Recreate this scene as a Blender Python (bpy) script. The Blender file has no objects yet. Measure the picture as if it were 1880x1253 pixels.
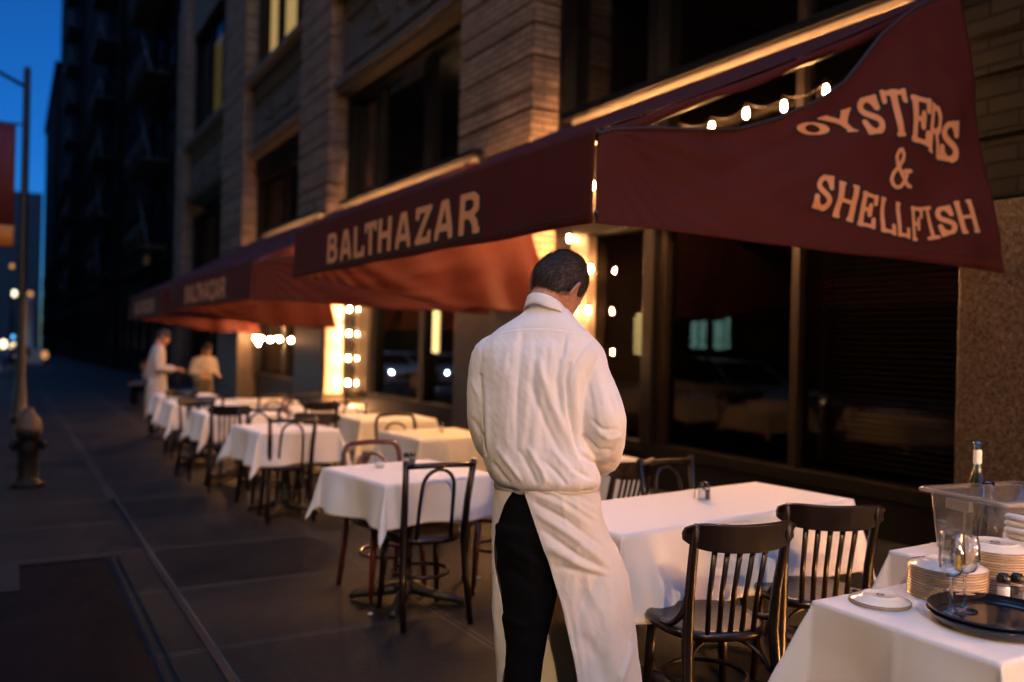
import bpy, bmesh, math, random
from mathutils import Vector, Matrix, noise, Quaternion
random.seed(7)
PI = math.pi; R = math.radians
S = bpy.context.scene
C = S.collection
# ------------------------------------------------------------------ camera
F, H, ROLL, YAW = 1590.0, 1.5, 0.024, R(30)
RV = Vector((math.cos(YAW), -math.sin(YAW), 0)); DV = Vector((math.sin(YAW), math.cos(YAW), 0))
UP = Vector((0, 0, 1)); CAM = Vector((0, 0, H))
def gz(y): return -.015*(y-3)                      # the pavement falls gently down the street
def lv(px, py):
    u = px-940; v = py-626.5
    return u*math.cos(ROLL)+v*math.sin(ROLL), -u*math.sin(ROLL)+v*math.cos(ROLL)
def at(px, py, t):                                  # point of the survey at a given distance
    a, b = lv(px, py)
    return CAM + RV*(a/F*t) + DV*t - UP*(b/F*t)
def ray(px, py): return at(px, py, 1)-CAM
def plane_hit(px, py, p0, n):
    r = ray(px, py); return CAM + r*((p0-CAM).dot(n)/r.dot(n))
cam = bpy.data.cameras.new('camera'); co = bpy.data.objects.new('camera', cam); C.objects.link(co)
cam.sensor_width = 36; cam.lens = F/1880*36; cam.clip_start = .05; cam.clip_end = 900
xr = RV*math.cos(-ROLL)+UP*math.sin(-ROLL)*-1
xr = (RV*math.cos(ROLL)+UP*math.sin(ROLL)).normalized()
yr = (UP*math.cos(ROLL)-RV*math.sin(ROLL)).normalized()
co.matrix_world = Matrix(((xr.x, yr.x, -DV.x, 0), (xr.y, yr.y, -DV.y, 0), (xr.z, yr.z, -DV.z, H), (0, 0, 0, 1)))
cam.dof.use_dof = True; cam.dof.focus_distance = 2.85; cam.dof.aperture_fstop = 1.25; cam.dof.aperture_blades = 9
S.camera = co
S.view_settings.view_transform = 'Standard'; S.view_settings.look = 'None'
S.view_settings.exposure = 1.5; S.view_settings.gamma = 1
# ------------------------------------------------------------------ helpers
def smooth(a, b, x):
    x = max(0., min(1., (x-a)/(b-a))); return x*x*(3-2*x)
def interp(tab, x):
    if x <= tab[0][0]: return tab[0][1:]
    for p, q in zip(tab, tab[1:]):
        if x <= q[0]:
            f = (x-p[0])/(q[0]-p[0]); return tuple(a+(b-a)*f for a, b in zip(p[1:], q[1:]))
    return tab[-1][1:]
def crom(pts, n):
    pts = [Vector(p) for p in pts]; P = [pts[0]*2-pts[1]]+pts+[pts[-1]*2-pts[-2]]; out = []
    for i in range(1, len(P)-2):
        p0, p1, p2, p3 = P[i-1:i+3]
        for k in range(n):
            t = k/n
            out.append(.5*((2*p1)+(p2-p0)*t+(2*p0-5*p1+4*p2-p3)*t*t+(3*p1-p0-3*p2+p3)*t**3))
    out.append(pts[-1]); return out
class MB:
    def __init__(s): s.v = []; s.f = []; s.sm = []
    def add(s, vs, fs, sm=False):
        o = len(s.v); s.v += [Vector(v) for v in vs]
        for f in fs: s.f.append(tuple(i+o for i in f)); s.sm.append(sm)
        return s
    def box(s, x0, x1, y0, y1, z0, z1):
        v = [(x, y, z) for x in (x0, x1) for y in (y0, y1) for z in (z0, z1)]
        return s.add(v, [(0, 1, 3, 2), (4, 6, 7, 5), (0, 4, 5, 1), (2, 3, 7, 6), (0, 2, 6, 4), (1, 5, 7, 3)])
    def loft(s, rings, cap=True, closed=True, sm=True):
        n = len(rings[0]); v = [p for r in rings for p in r]; f = []
        for i in range(len(rings)-1):
            for j in range(n if closed else n-1):
                k = (j+1) % n
                f.append((i*n+j, i*n+k, (i+1)*n+k, (i+1)*n+j))
        s.add(v, f, sm)
        if cap and closed:
            o = len(s.v)-len(v)
            s.f.append(tuple(o+j for j in reversed(range(n)))); s.sm.append(False)
            s.f.append(tuple(o+(len(rings)-1)*n+j for j in range(n))); s.sm.append(False)
        return s
    def tube(s, pts, rad, n=8, flat=1., ref=None, cap=True):
        pts = [Vector(p) for p in pts]
        if not isinstance(rad, (list, tuple)): rad = [rad]*len(pts)
        rings = []; up = None
        for i, p in enumerate(pts):
            t = (pts[min(i+1, len(pts)-1)]-pts[max(i-1, 0)])
            t = t.normalized() if t.length > 1e-9 else Vector((0, 0, 1))
            if up is None:
                up = Vector(ref) if ref is not None else (Vector((0, 0, 1)) if abs(t.z) < .9 else Vector((1, 0, 0)))
            up = (up-t*up.dot(t))
            up = up.normalized() if up.length > 1e-6 else t.orthogonal().normalized()
            b = t.cross(up)
            rings.append([p+up*(math.cos(a)*rad[i])+b*(math.sin(a)*rad[i]*flat) for a in [2*PI*k/n for k in range(n)]])
        return s.loft(rings, cap)
    def lathe(s, prof, c=(0, 0, 0), n=24, cap=True):
        c = Vector(c)
        return s.loft([[c+Vector((r*math.cos(2*PI*k/n), r*math.sin(2*PI*k/n), z)) for k in range(n)] for r, z in prof], cap)
    def ball(s, c, rx, ry=None, rz=None, n=12, m=8):
        ry = ry or rx; rz = rz or rx; c = Vector(c)
        rings = []
        for i in range(m+1):
            a = -PI/2+PI*i/m; q = max(math.cos(a), .02)
            rings.append([c+Vector((rx*q*math.cos(2*PI*k/n), ry*q*math.sin(2*PI*k/n), rz*math.sin(a))) for k in range(n)])
        return s.loft(rings)
    def prism(s, poly, axis, a0, a1, sm=False):
        # poly in the two other axes
        def mk(p, a):
            return (a, p[0], p[1]) if axis == 0 else ((p[0], a, p[1]) if axis == 1 else (p[0], p[1], a))
        return s.loft([[Vector(mk(p, a)) for p in poly] for a in (a0, a1)], True, True, sm)
    def xform(s, M):
        s.v = [M @ v for v in s.v]; return s
    def build(s, name, mat, parent=None, bevel=0, mods=()):
        me = bpy.data.meshes.new(name); me.from_pydata([tuple(v) for v in s.v], [], s.f)
        me.polygons.foreach_set('use_smooth', s.sm); me.update()
        bm = bmesh.new(); bm.from_mesh(me); bmesh.ops.recalc_face_normals(bm, faces=bm.faces); bm.to_mesh(me); bm.free()
        for m_ in (mat if isinstance(mat, (list, tuple)) else [mat]): me.materials.append(m_)
        o = bpy.data.objects.new(name, me); C.objects.link(o)
        if parent: o.parent = parent
        if bevel:
            m = o.modifiers.new('bevel', 'BEVEL'); m.width = bevel; m.segments = 2; m.limit_method = 'ANGLE'; m.angle_limit = R(40)
        return o
def solid(o, t, off=0):
    m = o.modifiers.new('thick', 'SOLIDIFY'); m.thickness = t; m.offset = off; return o
def tag(o, label=None, cat=None, group=None, kind=None):
    if label: o['label'] = label
    if cat: o['category'] = cat
    if group: o['group'] = group
    if kind: o['kind'] = kind
    return o
def thing(name, label, cat, loc=(0, 0, 0), rz=0, group=None):
    o = bpy.data.objects.new(name, None); C.objects.link(o); o.location = loc; o.rotation_euler = (0, 0, rz)
    o.empty_display_size = .1
    return tag(o, label, cat, group)
def kids(o): return [c for c in C.objects if c.parent == o]
def dup(o, loc, rz, label, group=None, parent=None):
    c = o.copy(); C.objects.link(c)
    if parent is None:
        c.location = loc; c.rotation_euler = (0, 0, rz)
        if label: c['label'] = label
        if group: c['group'] = group
    else: c.parent = parent
    for ch in kids(o): dup(ch, None, None, None, None, c)
    return c
def remesh(mb, voxel, sm=2):
    me = bpy.data.meshes.new('tmp'); me.from_pydata([tuple(v) for v in mb.v], [], mb.f); me.update()
    bm = bmesh.new(); bm.from_mesh(me); bmesh.ops.recalc_face_normals(bm, faces=bm.faces); bm.to_mesh(me); bm.free()
    o = bpy.data.objects.new('tmp', me); C.objects.link(o)
    m = o.modifiers.new('r', 'REMESH'); m.mode = 'VOXEL'; m.voxel_size = voxel
    if sm:
        q = o.modifiers.new('s', 'SMOOTH'); q.iterations = sm; q.factor = .5
    dg = bpy.context.evaluated_depsgraph_get(); dg.update()
    out = bpy.data.meshes.new_from_object(o.evaluated_get(dg))
    bpy.data.objects.remove(o); bpy.data.meshes.remove(me)
    out.polygons.foreach_set('use_smooth', [True]*len(out.polygons))
    return out
def link(name, me, mat, parent=None):
    me.name = name; me.materials.clear(); me.materials.append(mat)
    o = bpy.data.objects.new(name, me); C.objects.link(o)
    if parent: o.parent = parent
    return o
# ------------------------------------------------------------------ materials
def newmat(name):
    m = bpy.data.materials.new(name); m.use_nodes = True; nt = m.node_tree
    return m, nt, nt.nodes, nt.links, nt.nodes['Principled BSDF'], nt.nodes['Material Output']
def mat(name, col, rough=.5, metal=0, var=0, vscale=8, bump=0, bscale=60, coat=0, transl=0, tcol=None, sheen=0, spec=.5, stretch=None, detail=4, bdist=.004):
    m, nt, N, L, P, O = newmat(name)
    P.inputs['Base Color'].default_value = (*col, 1); P.inputs['Roughness'].default_value = rough
    P.inputs['Metallic'].default_value = metal; P.inputs['Coat Weight'].default_value = coat
    P.inputs['Coat Roughness'].default_value = .12
    P.inputs['Sheen Weight'].default_value = sheen; P.inputs['Specular IOR Level'].default_value = spec
    tc = N.new('ShaderNodeTexCoord'); src = tc.outputs['Object']
    if stretch:
        mp = N.new('ShaderNodeMapping'); mp.inputs['Scale'].default_value = stretch; L.new(src, mp.inputs[0]); src = mp.outputs[0]
    if var:
        n = N.new('ShaderNodeTexNoise'); n.inputs['Scale'].default_value = vscale; n.inputs['Detail'].default_value = detail; L.new(src, n.inputs['Vector'])
        r = N.new('ShaderNodeValToRGB'); r.color_ramp.elements[0].position = .3; r.color_ramp.elements[1].position = .7
        r.color_ramp.elements[0].color = (*[c*(1-var) for c in col], 1); r.color_ramp.elements[1].color = (*[min(1, c*(1+var)) for c in col], 1)
        L.new(n.outputs['Fac'], r.inputs[0]); L.new(r.outputs[0], P.inputs['Base Color'])
        mr = N.new('ShaderNodeMath'); mr.operation = 'MULTIPLY_ADD'; mr.inputs[1].default_value = .25; mr.inputs[2].default_value = max(.03, rough-.12)
        L.new(n.outputs['Fac'], mr.inputs[0]); L.new(mr.outputs[0], P.inputs['Roughness'])
    if bump:
        n2 = N.new('ShaderNodeTexNoise'); n2.inputs['Scale'].default_value = bscale; n2.inputs['Detail'].default_value = 5; L.new(src, n2.inputs['Vector'])
        b = N.new('ShaderNodeBump'); b.inputs['Strength'].default_value = bump; b.inputs['Distance'].default_value = bdist
        L.new(n2.outputs['Fac'], b.inputs['Height']); L.new(b.outputs[0], P.inputs['Normal'])
    if transl:
        t = N.new('ShaderNodeBsdfTranslucent'); t.inputs[0].default_value = (*(tcol or col), 1)
        x = N.new('ShaderNodeMixShader'); x.inputs[0].default_value = transl
        L.new(P.outputs[0], x.inputs[1]); L.new(t.outputs[0], x.inputs[2]); L.new(x.outputs[0], O.inputs[0])
    return m
def emit(name, col, st):
    m, nt, N, L, P, O = newmat(name)
    P.inputs['Base Color'].default_value = (0, 0, 0, 1); P.inputs['Emission Color'].default_value = (*col, 1); P.inputs['Emission Strength'].default_value = st
    return m
def glassmat(name, tint=(1, 1, 1), boost=2., rough=.0, milk=0):
    m, nt, N, L, P, O = newmat(name)
    t = N.new('ShaderNodeBsdfTransparent'); t.inputs[0].default_value = (*tint, 1)
    g = N.new('ShaderNodeBsdfGlossy'); g.inputs['Roughness'].default_value = rough
    fr = N.new('ShaderNodeLayerWeight'); fr.inputs[0].default_value = .5
    pw = N.new('ShaderNodeMath'); pw.operation = 'POWER'; pw.inputs[1].default_value = 4; L.new(fr.outputs['Facing'], pw.inputs[0])
    mu = N.new('ShaderNodeMath'); mu.operation = 'MULTIPLY_ADD'; mu.use_clamp = True; mu.inputs[1].default_value = .85*boost; mu.inputs[2].default_value = .045*boost
    L.new(pw.outputs[0], mu.inputs[0])
    x = N.new('ShaderNodeMixShader'); L.new(mu.outputs[0], x.inputs[0]); L.new(t.outputs[0], x.inputs[1]); L.new(g.outputs[0], x.inputs[2]); L.new(x.outputs[0], O.inputs[0])
    if milk:
        P.inputs['Base Color'].default_value = (.5, .44, .37, 1); P.inputs['Roughness'].default_value = .25
        y = N.new('ShaderNodeMixShader'); y.inputs[0].default_value = milk; L.new(x.outputs[0], y.inputs[1]); L.new(P.outputs[0], y.inputs[2]); L.new(y.outputs[0], O.inputs[0])
    return m
def brickmat(name, c1, c2, mortar, bw=.3, bh=.075, rust=0):
    m, nt, N, L, P, O = newmat(name)
    g = N.new('ShaderNodeNewGeometry'); sp = N.new('ShaderNodeSeparateXYZ'); L.new(g.outputs['Position'], sp.inputs[0])
    ad = N.new('ShaderNodeMath'); L.new(sp.outputs[0], ad.inputs[0]); L.new(sp.outputs[1], ad.inputs[1])
    cb = N.new('ShaderNodeCombineXYZ'); L.new(ad.outputs[0], cb.inputs[0]); L.new(sp.outputs[2], cb.inputs[1])
    b = N.new('ShaderNodeTexBrick'); L.new(cb.outputs[0], b.inputs['Vector'])
    b.inputs['Scale'].default_value = 1; b.inputs['Brick Width'].default_value = bw; b.inputs['Row Height'].default_value = bh
    b.inputs['Mortar Size'].default_value = .011; b.inputs['Mortar Smooth'].default_value = .3; b.inputs['Bias'].default_value = 0
    b.inputs['Color1'].default_value = (*c1, 1); b.inputs['Color2'].default_value = (*c2, 1); b.inputs['Mortar'].default_value = (*mortar, 1)
    n = N.new('ShaderNodeTexNoise'); n.inputs['Scale'].default_value = 1.7; n.inputs['Detail'].default_value = 6; L.new(g.outputs['Position'], n.inputs['Vector'])
    mx = N.new('ShaderNodeMix'); mx.data_type = 'RGBA'; mx.blend_type = 'MULTIPLY'; mx.inputs['Factor'].default_value = .6
    L.new(b.outputs['Color'], mx.inputs['A']); L.new(n.outputs['Fac'], mx.inputs['B']); L.new(mx.outputs['Result'], P.inputs['Base Color'])
    P.inputs['Roughness'].default_value = .9; P.inputs['Specular IOR Level'].default_value = .08
    bp = N.new('ShaderNodeBump'); bp.inputs['Strength'].default_value = .7; bp.inputs['Distance'].default_value = .01; bp.invert = True
    L.new(b.outputs['Fac'], bp.inputs['Height']); L.new(bp.outputs[0], P.inputs['Normal'])
    return m
def granitemat(name):
    m, nt, N, L, P, O = newmat(name)
    g = N.new('ShaderNodeNewGeometry')
    v = N.new('ShaderNodeTexVoronoi'); v.inputs['Scale'].default_value = 95; L.new(g.outputs['Position'], v.inputs['Vector'])
    n = N.new('ShaderNodeTexNoise'); n.inputs['Scale'].default_value = 60; n.inputs['Detail'].default_value = 6; L.new(g.outputs['Position'], n.inputs['Vector'])
    sp = N.new('ShaderNodeSeparateColor'); L.new(v.outputs['Color'], sp.inputs[0])
    ad = N.new('ShaderNodeMath'); ad.operation = 'MULTIPLY'; L.new(sp.outputs[0], ad.inputs[0]); L.new(n.outputs['Fac'], ad.inputs[1])
    r = N.new('ShaderNodeValToRGB'); e = r.color_ramp.elements
    e[0].position = .08; e[0].color = (.012, .009, .007, 1); e[1].position = .6; e[1].color = (.12, .095, .082, 1)
    k = r.color_ramp.elements.new(.25); k.color = (.045, .034, .027, 1)
    L.new(ad.outputs[0], r.inputs[0]); L.new(r.outputs[0], P.inputs['Base Color']); P.inputs['Roughness'].default_value = .42; P.inputs['Specular IOR Level'].default_value = .25
    return m
def pavemat(name):
    m, nt, N, L, P, O = newmat(name)
    g = N.new('ShaderNodeNewGeometry'); sp = N.new('ShaderNodeSeparateXYZ'); L.new(g.outputs['Position'], sp.inputs[0])
    def M(op, a, b=None, c=None):
        q = N.new('ShaderNodeMath'); q.operation = op
        for i, w in enumerate((a, b, c)):
            if w is None: continue
            if isinstance(w, (int, float)): q.inputs[i].default_value = w
            else: L.new(w, q.inputs[i])
        return q.outputs[0]
    def line(src, off, pitch, w):
        f = M('PINGPONG', M('ADD', src, off), pitch/2)
        return M('LESS_THAN', f, w)
    ln = M('MAXIMUM', line(sp.outputs[0], -.87+1.22*40, 1.22, .013), line(sp.outputs[1], -4.325+1.16*400, 1.16, .012))
    def nz(s, d):
        n = N.new('ShaderNodeTexNoise'); n.inputs['Scale'].default_value = s; n.inputs['Detail'].default_value = d; L.new(g.outputs['Position'], n.inputs['Vector']); return n.outputs['Fac']
    big, fine = nz(1.1, 7), nz(55, 5)
    w = N.new('ShaderNodeTexWhiteNoise'); w.noise_dimensions = '2D'
    cb = N.new('ShaderNodeCombineXYZ')
    L.new(M('FLOOR', M('DIVIDE', M('ADD', sp.outputs[0], -.87+48.8), 1.22)), cb.inputs[0]); L.new(M('FLOOR', M('DIVIDE', M('ADD', sp.outputs[1], -4.325+464), 1.16)), cb.inputs[1])
    L.new(cb.outputs[0], w.inputs['Vector'])
    k = M('ADD', M('MULTIPLY', big, .8), M('MULTIPLY', fine, .35)); k = M('ADD', k, M('MULTIPLY', w.outputs['Value'], .22))
    r = N.new('ShaderNodeValToRGB'); e = r.color_ramp.elements
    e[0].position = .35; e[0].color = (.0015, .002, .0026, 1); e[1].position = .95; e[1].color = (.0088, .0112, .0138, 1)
    L.new(k, r.inputs[0])
    # trodden gum and small stains
    v = N.new('ShaderNodeTexVoronoi'); v.inputs['Scale'].default_value = 3.1; L.new(g.outputs['Position'], v.inputs['Vector'])
    sp2 = M('MULTIPLY', M('LESS_THAN', v.outputs['Distance'], .05), .35)
    dk = M('MAXIMUM', M('MULTIPLY', ln, .95), sp2)
    arris_glint = M('MAXIMUM', line(sp.outputs[0], -.87+1.22*40, 1.22, .024), line(sp.outputs[1], -4.325+1.16*400, 1.16, .022))  # paler worn joint edges, with their catch of light painted in
    mx = N.new('ShaderNodeMix'); mx.data_type = 'RGBA'; L.new(dk, mx.inputs['Factor'])
    wm = N.new('ShaderNodeMix'); wm.data_type = 'RGBA'; L.new(M('MULTIPLY', arris_glint, .9), wm.inputs['Factor']); L.new(r.outputs[0], wm.inputs['A']); wm.inputs['B'].default_value = (.045, .05, .055, 1)
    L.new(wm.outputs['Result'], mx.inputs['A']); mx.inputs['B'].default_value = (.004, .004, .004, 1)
    L.new(mx.outputs['Result'], P.inputs['Base Color'])
    L.new(M('MULTIPLY_ADD', big, .3, .5), P.inputs['Roughness']); P.inputs['Specular IOR Level'].default_value = .1
    h = M('SUBTRACT', M('ADD', M('MULTIPLY', fine, .3), M('MULTIPLY', big, .6)), M('MULTIPLY', ln, 1.2))
    b = N.new('ShaderNodeBump'); b.inputs['Strength'].default_value = .8; b.inputs['Distance'].default_value = .012; L.new(h, b.inputs['Height']); L.new(b.outputs[0], P.inputs['Normal'])
    return m
WOOD = (.008, .0036, .0026)
M = dict(
 cloth=mat('white table linen', (.78, .76, .73), .85, bump=.25, bscale=380, transl=.18, tcol=(.8, .74, .62), sheen=.2),
 shirt=mat('white cotton shirt', (.8, .79, .78), .8, bump=.15, bscale=420, transl=.12, tcol=(.8, .76, .7), sheen=.15),
 dimshirt=mat('dimmed white shirt', (.4, .37, .35), .85),  # white shirt and apron colour darkened so the far waiters read dim
 apron=mat('white apron cotton', (.76, .73, .69), .85, bump=.35, bscale=300, transl=.22, tcol=(.85, .74, .5), sheen=.2),
 trousers=mat('black trouser cloth', (.0028, .0028, .0036), .9, spec=.08),
 skin=mat('skin', (.42, .2, .125), .5, var=.14, vscale=45, bump=.3, bscale=160),
 hair=mat('dark greying hair', (.016, .011, .009), .75, var=.5, vscale=40),
 hair2=mat('grey hair strands', (.13, .095, .07), .6, spec=.2),
 shoe=mat('black leather', (.01, .01, .01), .3),
 wood=mat('dark stained beech', WOOD, .34, var=.35, vscale=14, stretch=(1, 1, .15), coat=.22, spec=.35, bump=.06, bscale=70),
 redwood=mat('red stained bentwood', (.085, .013, .008), .32, var=.3, vscale=14, coat=.5),
 iron=mat('black cast iron', (.012, .012, .013), .5, bump=.2, bscale=60),
 fabric=mat('maroon awning canvas', (.053, .0112, .0105), .75, var=.12, vscale=3, bump=.25, bscale=420, transl=.05, tcol=(.5, .055, .025), spec=.15),
 piping=mat('dark awning binding', (.02, .004, .005), .7),
 gold=mat('tan awning lettering', (.56, .25, .115), .7, bump=.15, bscale=300),
 black=mat('black lettering shade', (.008, .004, .004), .8),
 cassette=mat('pale painted aluminium', (.42, .35, .29), .45, var=.12, vscale=4),
 alu=mat('bronzed aluminium', (.006, .004, .003), .5, spec=.25),
 frame=mat('black painted steel', (.004, .004, .005), .45, bump=.1, bscale=20, spec=.15),
 blind=mat('brown timber blind', (.008, .003, .002), .6, var=.3, vscale=9, spec=.2),
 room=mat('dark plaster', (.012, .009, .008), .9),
 pane=glassmat('window glass', (.3, .315, .315), .4),
 shadedbrick=brickmat('shaded pier brick', (.021, .0205, .0195), (.015, .0145, .0135), (.006, .006, .006), .42, .11),  # darker copy of the brick: the near pier's shade is in its colour
 transom=glassmat('old rippled glass', (.3, .31, .31), 2., .1),
 shinypane=glassmat('street reflecting glass', (.4, .42, .42), 1.5),
 granite=granitemat('polished brown granite'),
 brick=brickmat('tan brick', (.35, .25, .18), (.26, .18, .13), (.1, .072, .054), .34, .095),
 stone=mat('weathered sandstone', (.08, .064, .052), .85, var=.25, vscale=3, bump=.5, bscale=14, bdist=.01),
 palereflect=mat('pale reflection strip', (.07, .055, .042), .7, var=.25, vscale=5, bump=.3, bscale=20),  # pale colour for the lit pier return mirrored in the window glass
 dkbrick=brickmat('near black brick', (.005, .0038, .0035), (.0035, .0028, .0026), (.002, .0018, .0018), .3, .09),  # evenly near-black brick
 bluebld=mat('blue grey facade', (.009, .013, .02), .6, var=.3, vscale=.4),
 pave=pavemat('concrete flags'),
 asphalt=mat('asphalt', (.045, .045, .047), .8, var=.25, vscale=2, bump=.6, bscale=120),
 kerb=mat('granite kerb', (.16, .15, .15), .7, var=.2, vscale=9),
 hatch=mat('worn steel plate', (.0018, .0018, .0028), .6, metal=0, spec=.06, var=.4, vscale=3, bump=.3, bscale=40),
 steel=mat('bright steel edge', (.42, .47, .55), .22, metal=1),
 hyd=mat('black hydrant paint', (.003, .003, .004), .5, bump=.2, bscale=30, spec=.15),
 hydtop=mat('rusty tan hydrant paint', (.026, .013, .008), .6, var=.4, vscale=14),
 post=mat('dark lamp post paint', (.005, .0045, .004), .5),
 banner=mat('dark red banner', (.11, .012, .016), .8),
 banner2=mat('orange banner', (.6, .2, .03), .8),
 china=mat('cream china', (.78, .71, .58), .12, coat=.6),
 chinarim=mat('brown glaze line', (.3, .2, .12), .2),
 tray=mat('black lacquer tray', (.006, .007, .01), .16, coat=.7),
 salt=mat('table salt', (.85, .84, .8), .9),
 pepper=mat('ground pepper', (.05, .035, .025), .9),
 chrome=mat('shaker cap steel', (.03, .028, .026), .25, metal=.6),
 lemon=mat('lemon', (.8, .52, .05), .4),
 napkin=mat('rolled white napkin', (.8, .77, .72), .9, bump=.2, bscale=200),
 tissue=mat('crumpled tissue', (.78, .72, .6), .8, transl=.2),
 tub=glassmat('clear polycarbonate', (.86, .84, .8), 1.3, .12, .1),
 tubrim=glassmat('thick clear polycarbonate', (.8, .76, .7), 2., .1, .4),
 palebottle=glassmat('pale green bottle', (.72, .8, .7), 3.),
 carpaint=mat('white car paint', (.6, .6, .6), .25, coat=.8),
 carglass=mat('car window', (.01, .011, .012), .05),
 dullpane=mat('dull unlit glass', (.003, .003, .004), .4, spec=.1),  # evenly dark, dull panes
 rubber=mat('tyre rubber', (.015, .015, .015), .8),
 rim=mat('alloy rim', (.4, .4, .4), .3, metal=1),
 cable=mat('black cable', (.006, .005, .005), .8, spec=.1),
 water=mat('water', (.02, .022, .02), .05),
 green=mat('dark foliage', (.02, .035, .015), .6),
 dark=mat('dark coat', (.012, .013, .02), .9),
)
def realglass(name, col, ior=1.45):
    m, nt, N, L, P, O = newmat(name)
    P.inputs['Base Color'].default_value = (*col, 1); P.inputs['Roughness'].default_value = .02
    P.inputs['Transmission Weight'].default_value = 1; P.inputs['IOR'].default_value = ior
    return m
M['wineglass'] = glassmat('thin glass', (.97, .965, .955), 3.)
M['greenglass'] = realglass('pale green glass', (.88, .93, .86))
M['stemglass'] = realglass('clear wine glass', (.97, .96, .94))
M['bottle'] = glassmat('clear drink', (.7, .66, .58), .6)
WARM = (1, .45, .16)
M['bulb'] = emit('lit filament bulb', WARM, 950)
M['fillbulb'] = emit('unseen fill bulb', (1, .4, .1), 250)
M['bulbdim'] = emit('dim filament bulb', WARM, 520)
M['bulbfar'] = emit('lit filament bulb row', WARM, 1000)
M['warmlamp'] = emit('warm lamp', (1, .62, .28), 60)
M['farwarm'] = emit('far street light', (1, .8, .5), 1.2)
M['farorange'] = emit('far orange light', (1, .45, .15), .25)
M['farblue'] = emit('far blue light', (.1, .45, 1), .8)
M['headlight'] = emit('headlight', (.66, .86, 1), 330)
M['parklight'] = emit('parking light', (1, .75, .4), 40)
M['litwin'] = emit('lit window glow', (1, .62, .22), .55)
M['litdim'] = emit('lit window dim', (1, .7, .22), .06)
M['litwhite'] = emit('lit pendant glow', (1, .9, .75), 1.2)
M['teal'] = emit('teal lit window', (.3, .62, .52), 3.6)
M['lampglow'] = emit('interior lamp shade', (1, .66, .24), 2.2)
M['street'] = emit('street lamp lens', (1, .62, .3), 2900)
# ------------------------------------------------------------------ world
SUN_EL, SUN_ROT = R(1.0), R(-150)
w = bpy.data.worlds.new('World'); S.world = w; w.use_nodes = True
nt = w.node_tree; sky = nt.nodes.new('ShaderNodeTexSky'); sky.sky_type = 'NISHITA'; sky.sun_disc = False
sky.sun_elevation = SUN_EL; sky.sun_rotation = SUN_ROT; sky.ozone_density = 4.5; sky.air_density = .5; sky.dust_density = .3
bg = nt.nodes['Background']; bg.inputs['Strength'].default_value = .12
nt.links.new(sky.outputs[0], bg.inputs['Color'])
sd = bpy.data.lights.new('sun', 'SUN'); sd.energy = 1.25; sd.angle = R(90); sd.color = (.22, .46, 1)
so = bpy.data.objects.new('sun', sd); C.objects.link(so); so.rotation_euler = (R(14), 0, R(-25)); so.location = (0, 0, 30)
# ------------------------------------------------------------------ ground
def sheet(name, x0, x1, y0, y1, dz, m, nx=1, ny=1, th=0):
    mb = MB(); vs = [(x, y, gz(y)+dz) for y in (y0, y1) for x in (x0, x1)]
    mb.add(vs, [(0, 1, 3, 2)])
    return mb.build(name, m)
def slab(name, x0, x1, y0, y1, dz0, dz1, m, parent=None):
    mb = MB(); vs = [(x, y, gz(y)+d) for x in (x0, x1) for y in (y0, y1) for d in (dz0, dz1)]
    mb.add(vs, [(0, 1, 3, 2), (4, 6, 7, 5), (0, 4, 5, 1), (2, 3, 7, 6), (0, 2, 6, 4), (1, 5, 7, 3)])
    return mb.build(name, m, parent)
KX = -.55
tag(sheet('ground', -300, 300, -60, 500, -.22, M['asphalt']), kind='structure')
tag(sheet('road', -9.5, KX-.16, -60, 420, -.14, M['asphalt']), kind='structure')
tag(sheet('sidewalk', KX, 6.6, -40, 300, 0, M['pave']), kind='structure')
tag(slab('kerb', KX-.155, KX-.002, -40, 300, -.2, .004, M['kerb']), kind='structure')
tag(slab('sidewalk_opposite', -16, -9.6, -40, 300, -.22, 0, M['kerb']), kind='structure')
ht = thing('cellar_hatch', 'dark steel cellar hatch with bright edging set in the sidewalk', 'hatch', (0, 0, 0))
slab('plate', KX+.02, .585, 3.2, 6.45, .001, .006, M['hatch'], ht)
for (a, b, c, d) in ((.60, .618, 2.6, 6.5), (.66, .668, 2.6, 6.5)): slab('edge_strip', a, b, c, d, .002, .012, M['steel'], ht)
slab('end_strip', KX+.02, .585, 6.46, 6.5, .002, .010, M['hatch'], ht)
mb = MB()
for k in range(9):
    y = 5.84+k*.075; v = [(-.12, y, gz(y)+.008), (.07, y, gz(y)+.008), (.07, y+.03, gz(y)+.008), (-.12, y+.03, gz(y)+.008)]
    mb.add([Vector(q)+Vector((0, 0, h)) for h in (0, .008) for q in v], [(0, 1, 2, 3), (4, 5, 6, 7), (0, 1, 5, 4), (1, 2, 6, 5), (2, 3, 7, 6), (3, 0, 4, 7)])
mb.build('grate', M['iron'], ht)
slab('plate', KX+.02, .585, -3, 3.17, .001, .006, M['hatch'], ht)
tag(slab('channel_cover', .845, .875, 2.4, 9, .0012, .006, M['steel']), 'thin steel drain strip running along the sidewalk beside the hatch', 'drain strip')
for i, (x, y, s) in enumerate(((1.74, 4.5, .014), (2.62, 4.9, .02), (2.35, 5.6, .02))):
    mb = MB(); z = gz(y)
    mb.loft([[(x+s*r*(1+.3*math.sin(3*a+i))*math.cos(a), y+.7*s*r*math.sin(a), z+h) for a in [2*PI*k/9 for k in range(9)]] for r, h in ((1, .001), (.9, .006), (.5, .009+.004*(i % 2)))])
    tag(mb.build('paper_scrap', M['napkin']), 'small pale scrap of paper lying on the concrete flags', 'litter', 'paper scraps on the sidewalk')
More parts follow.
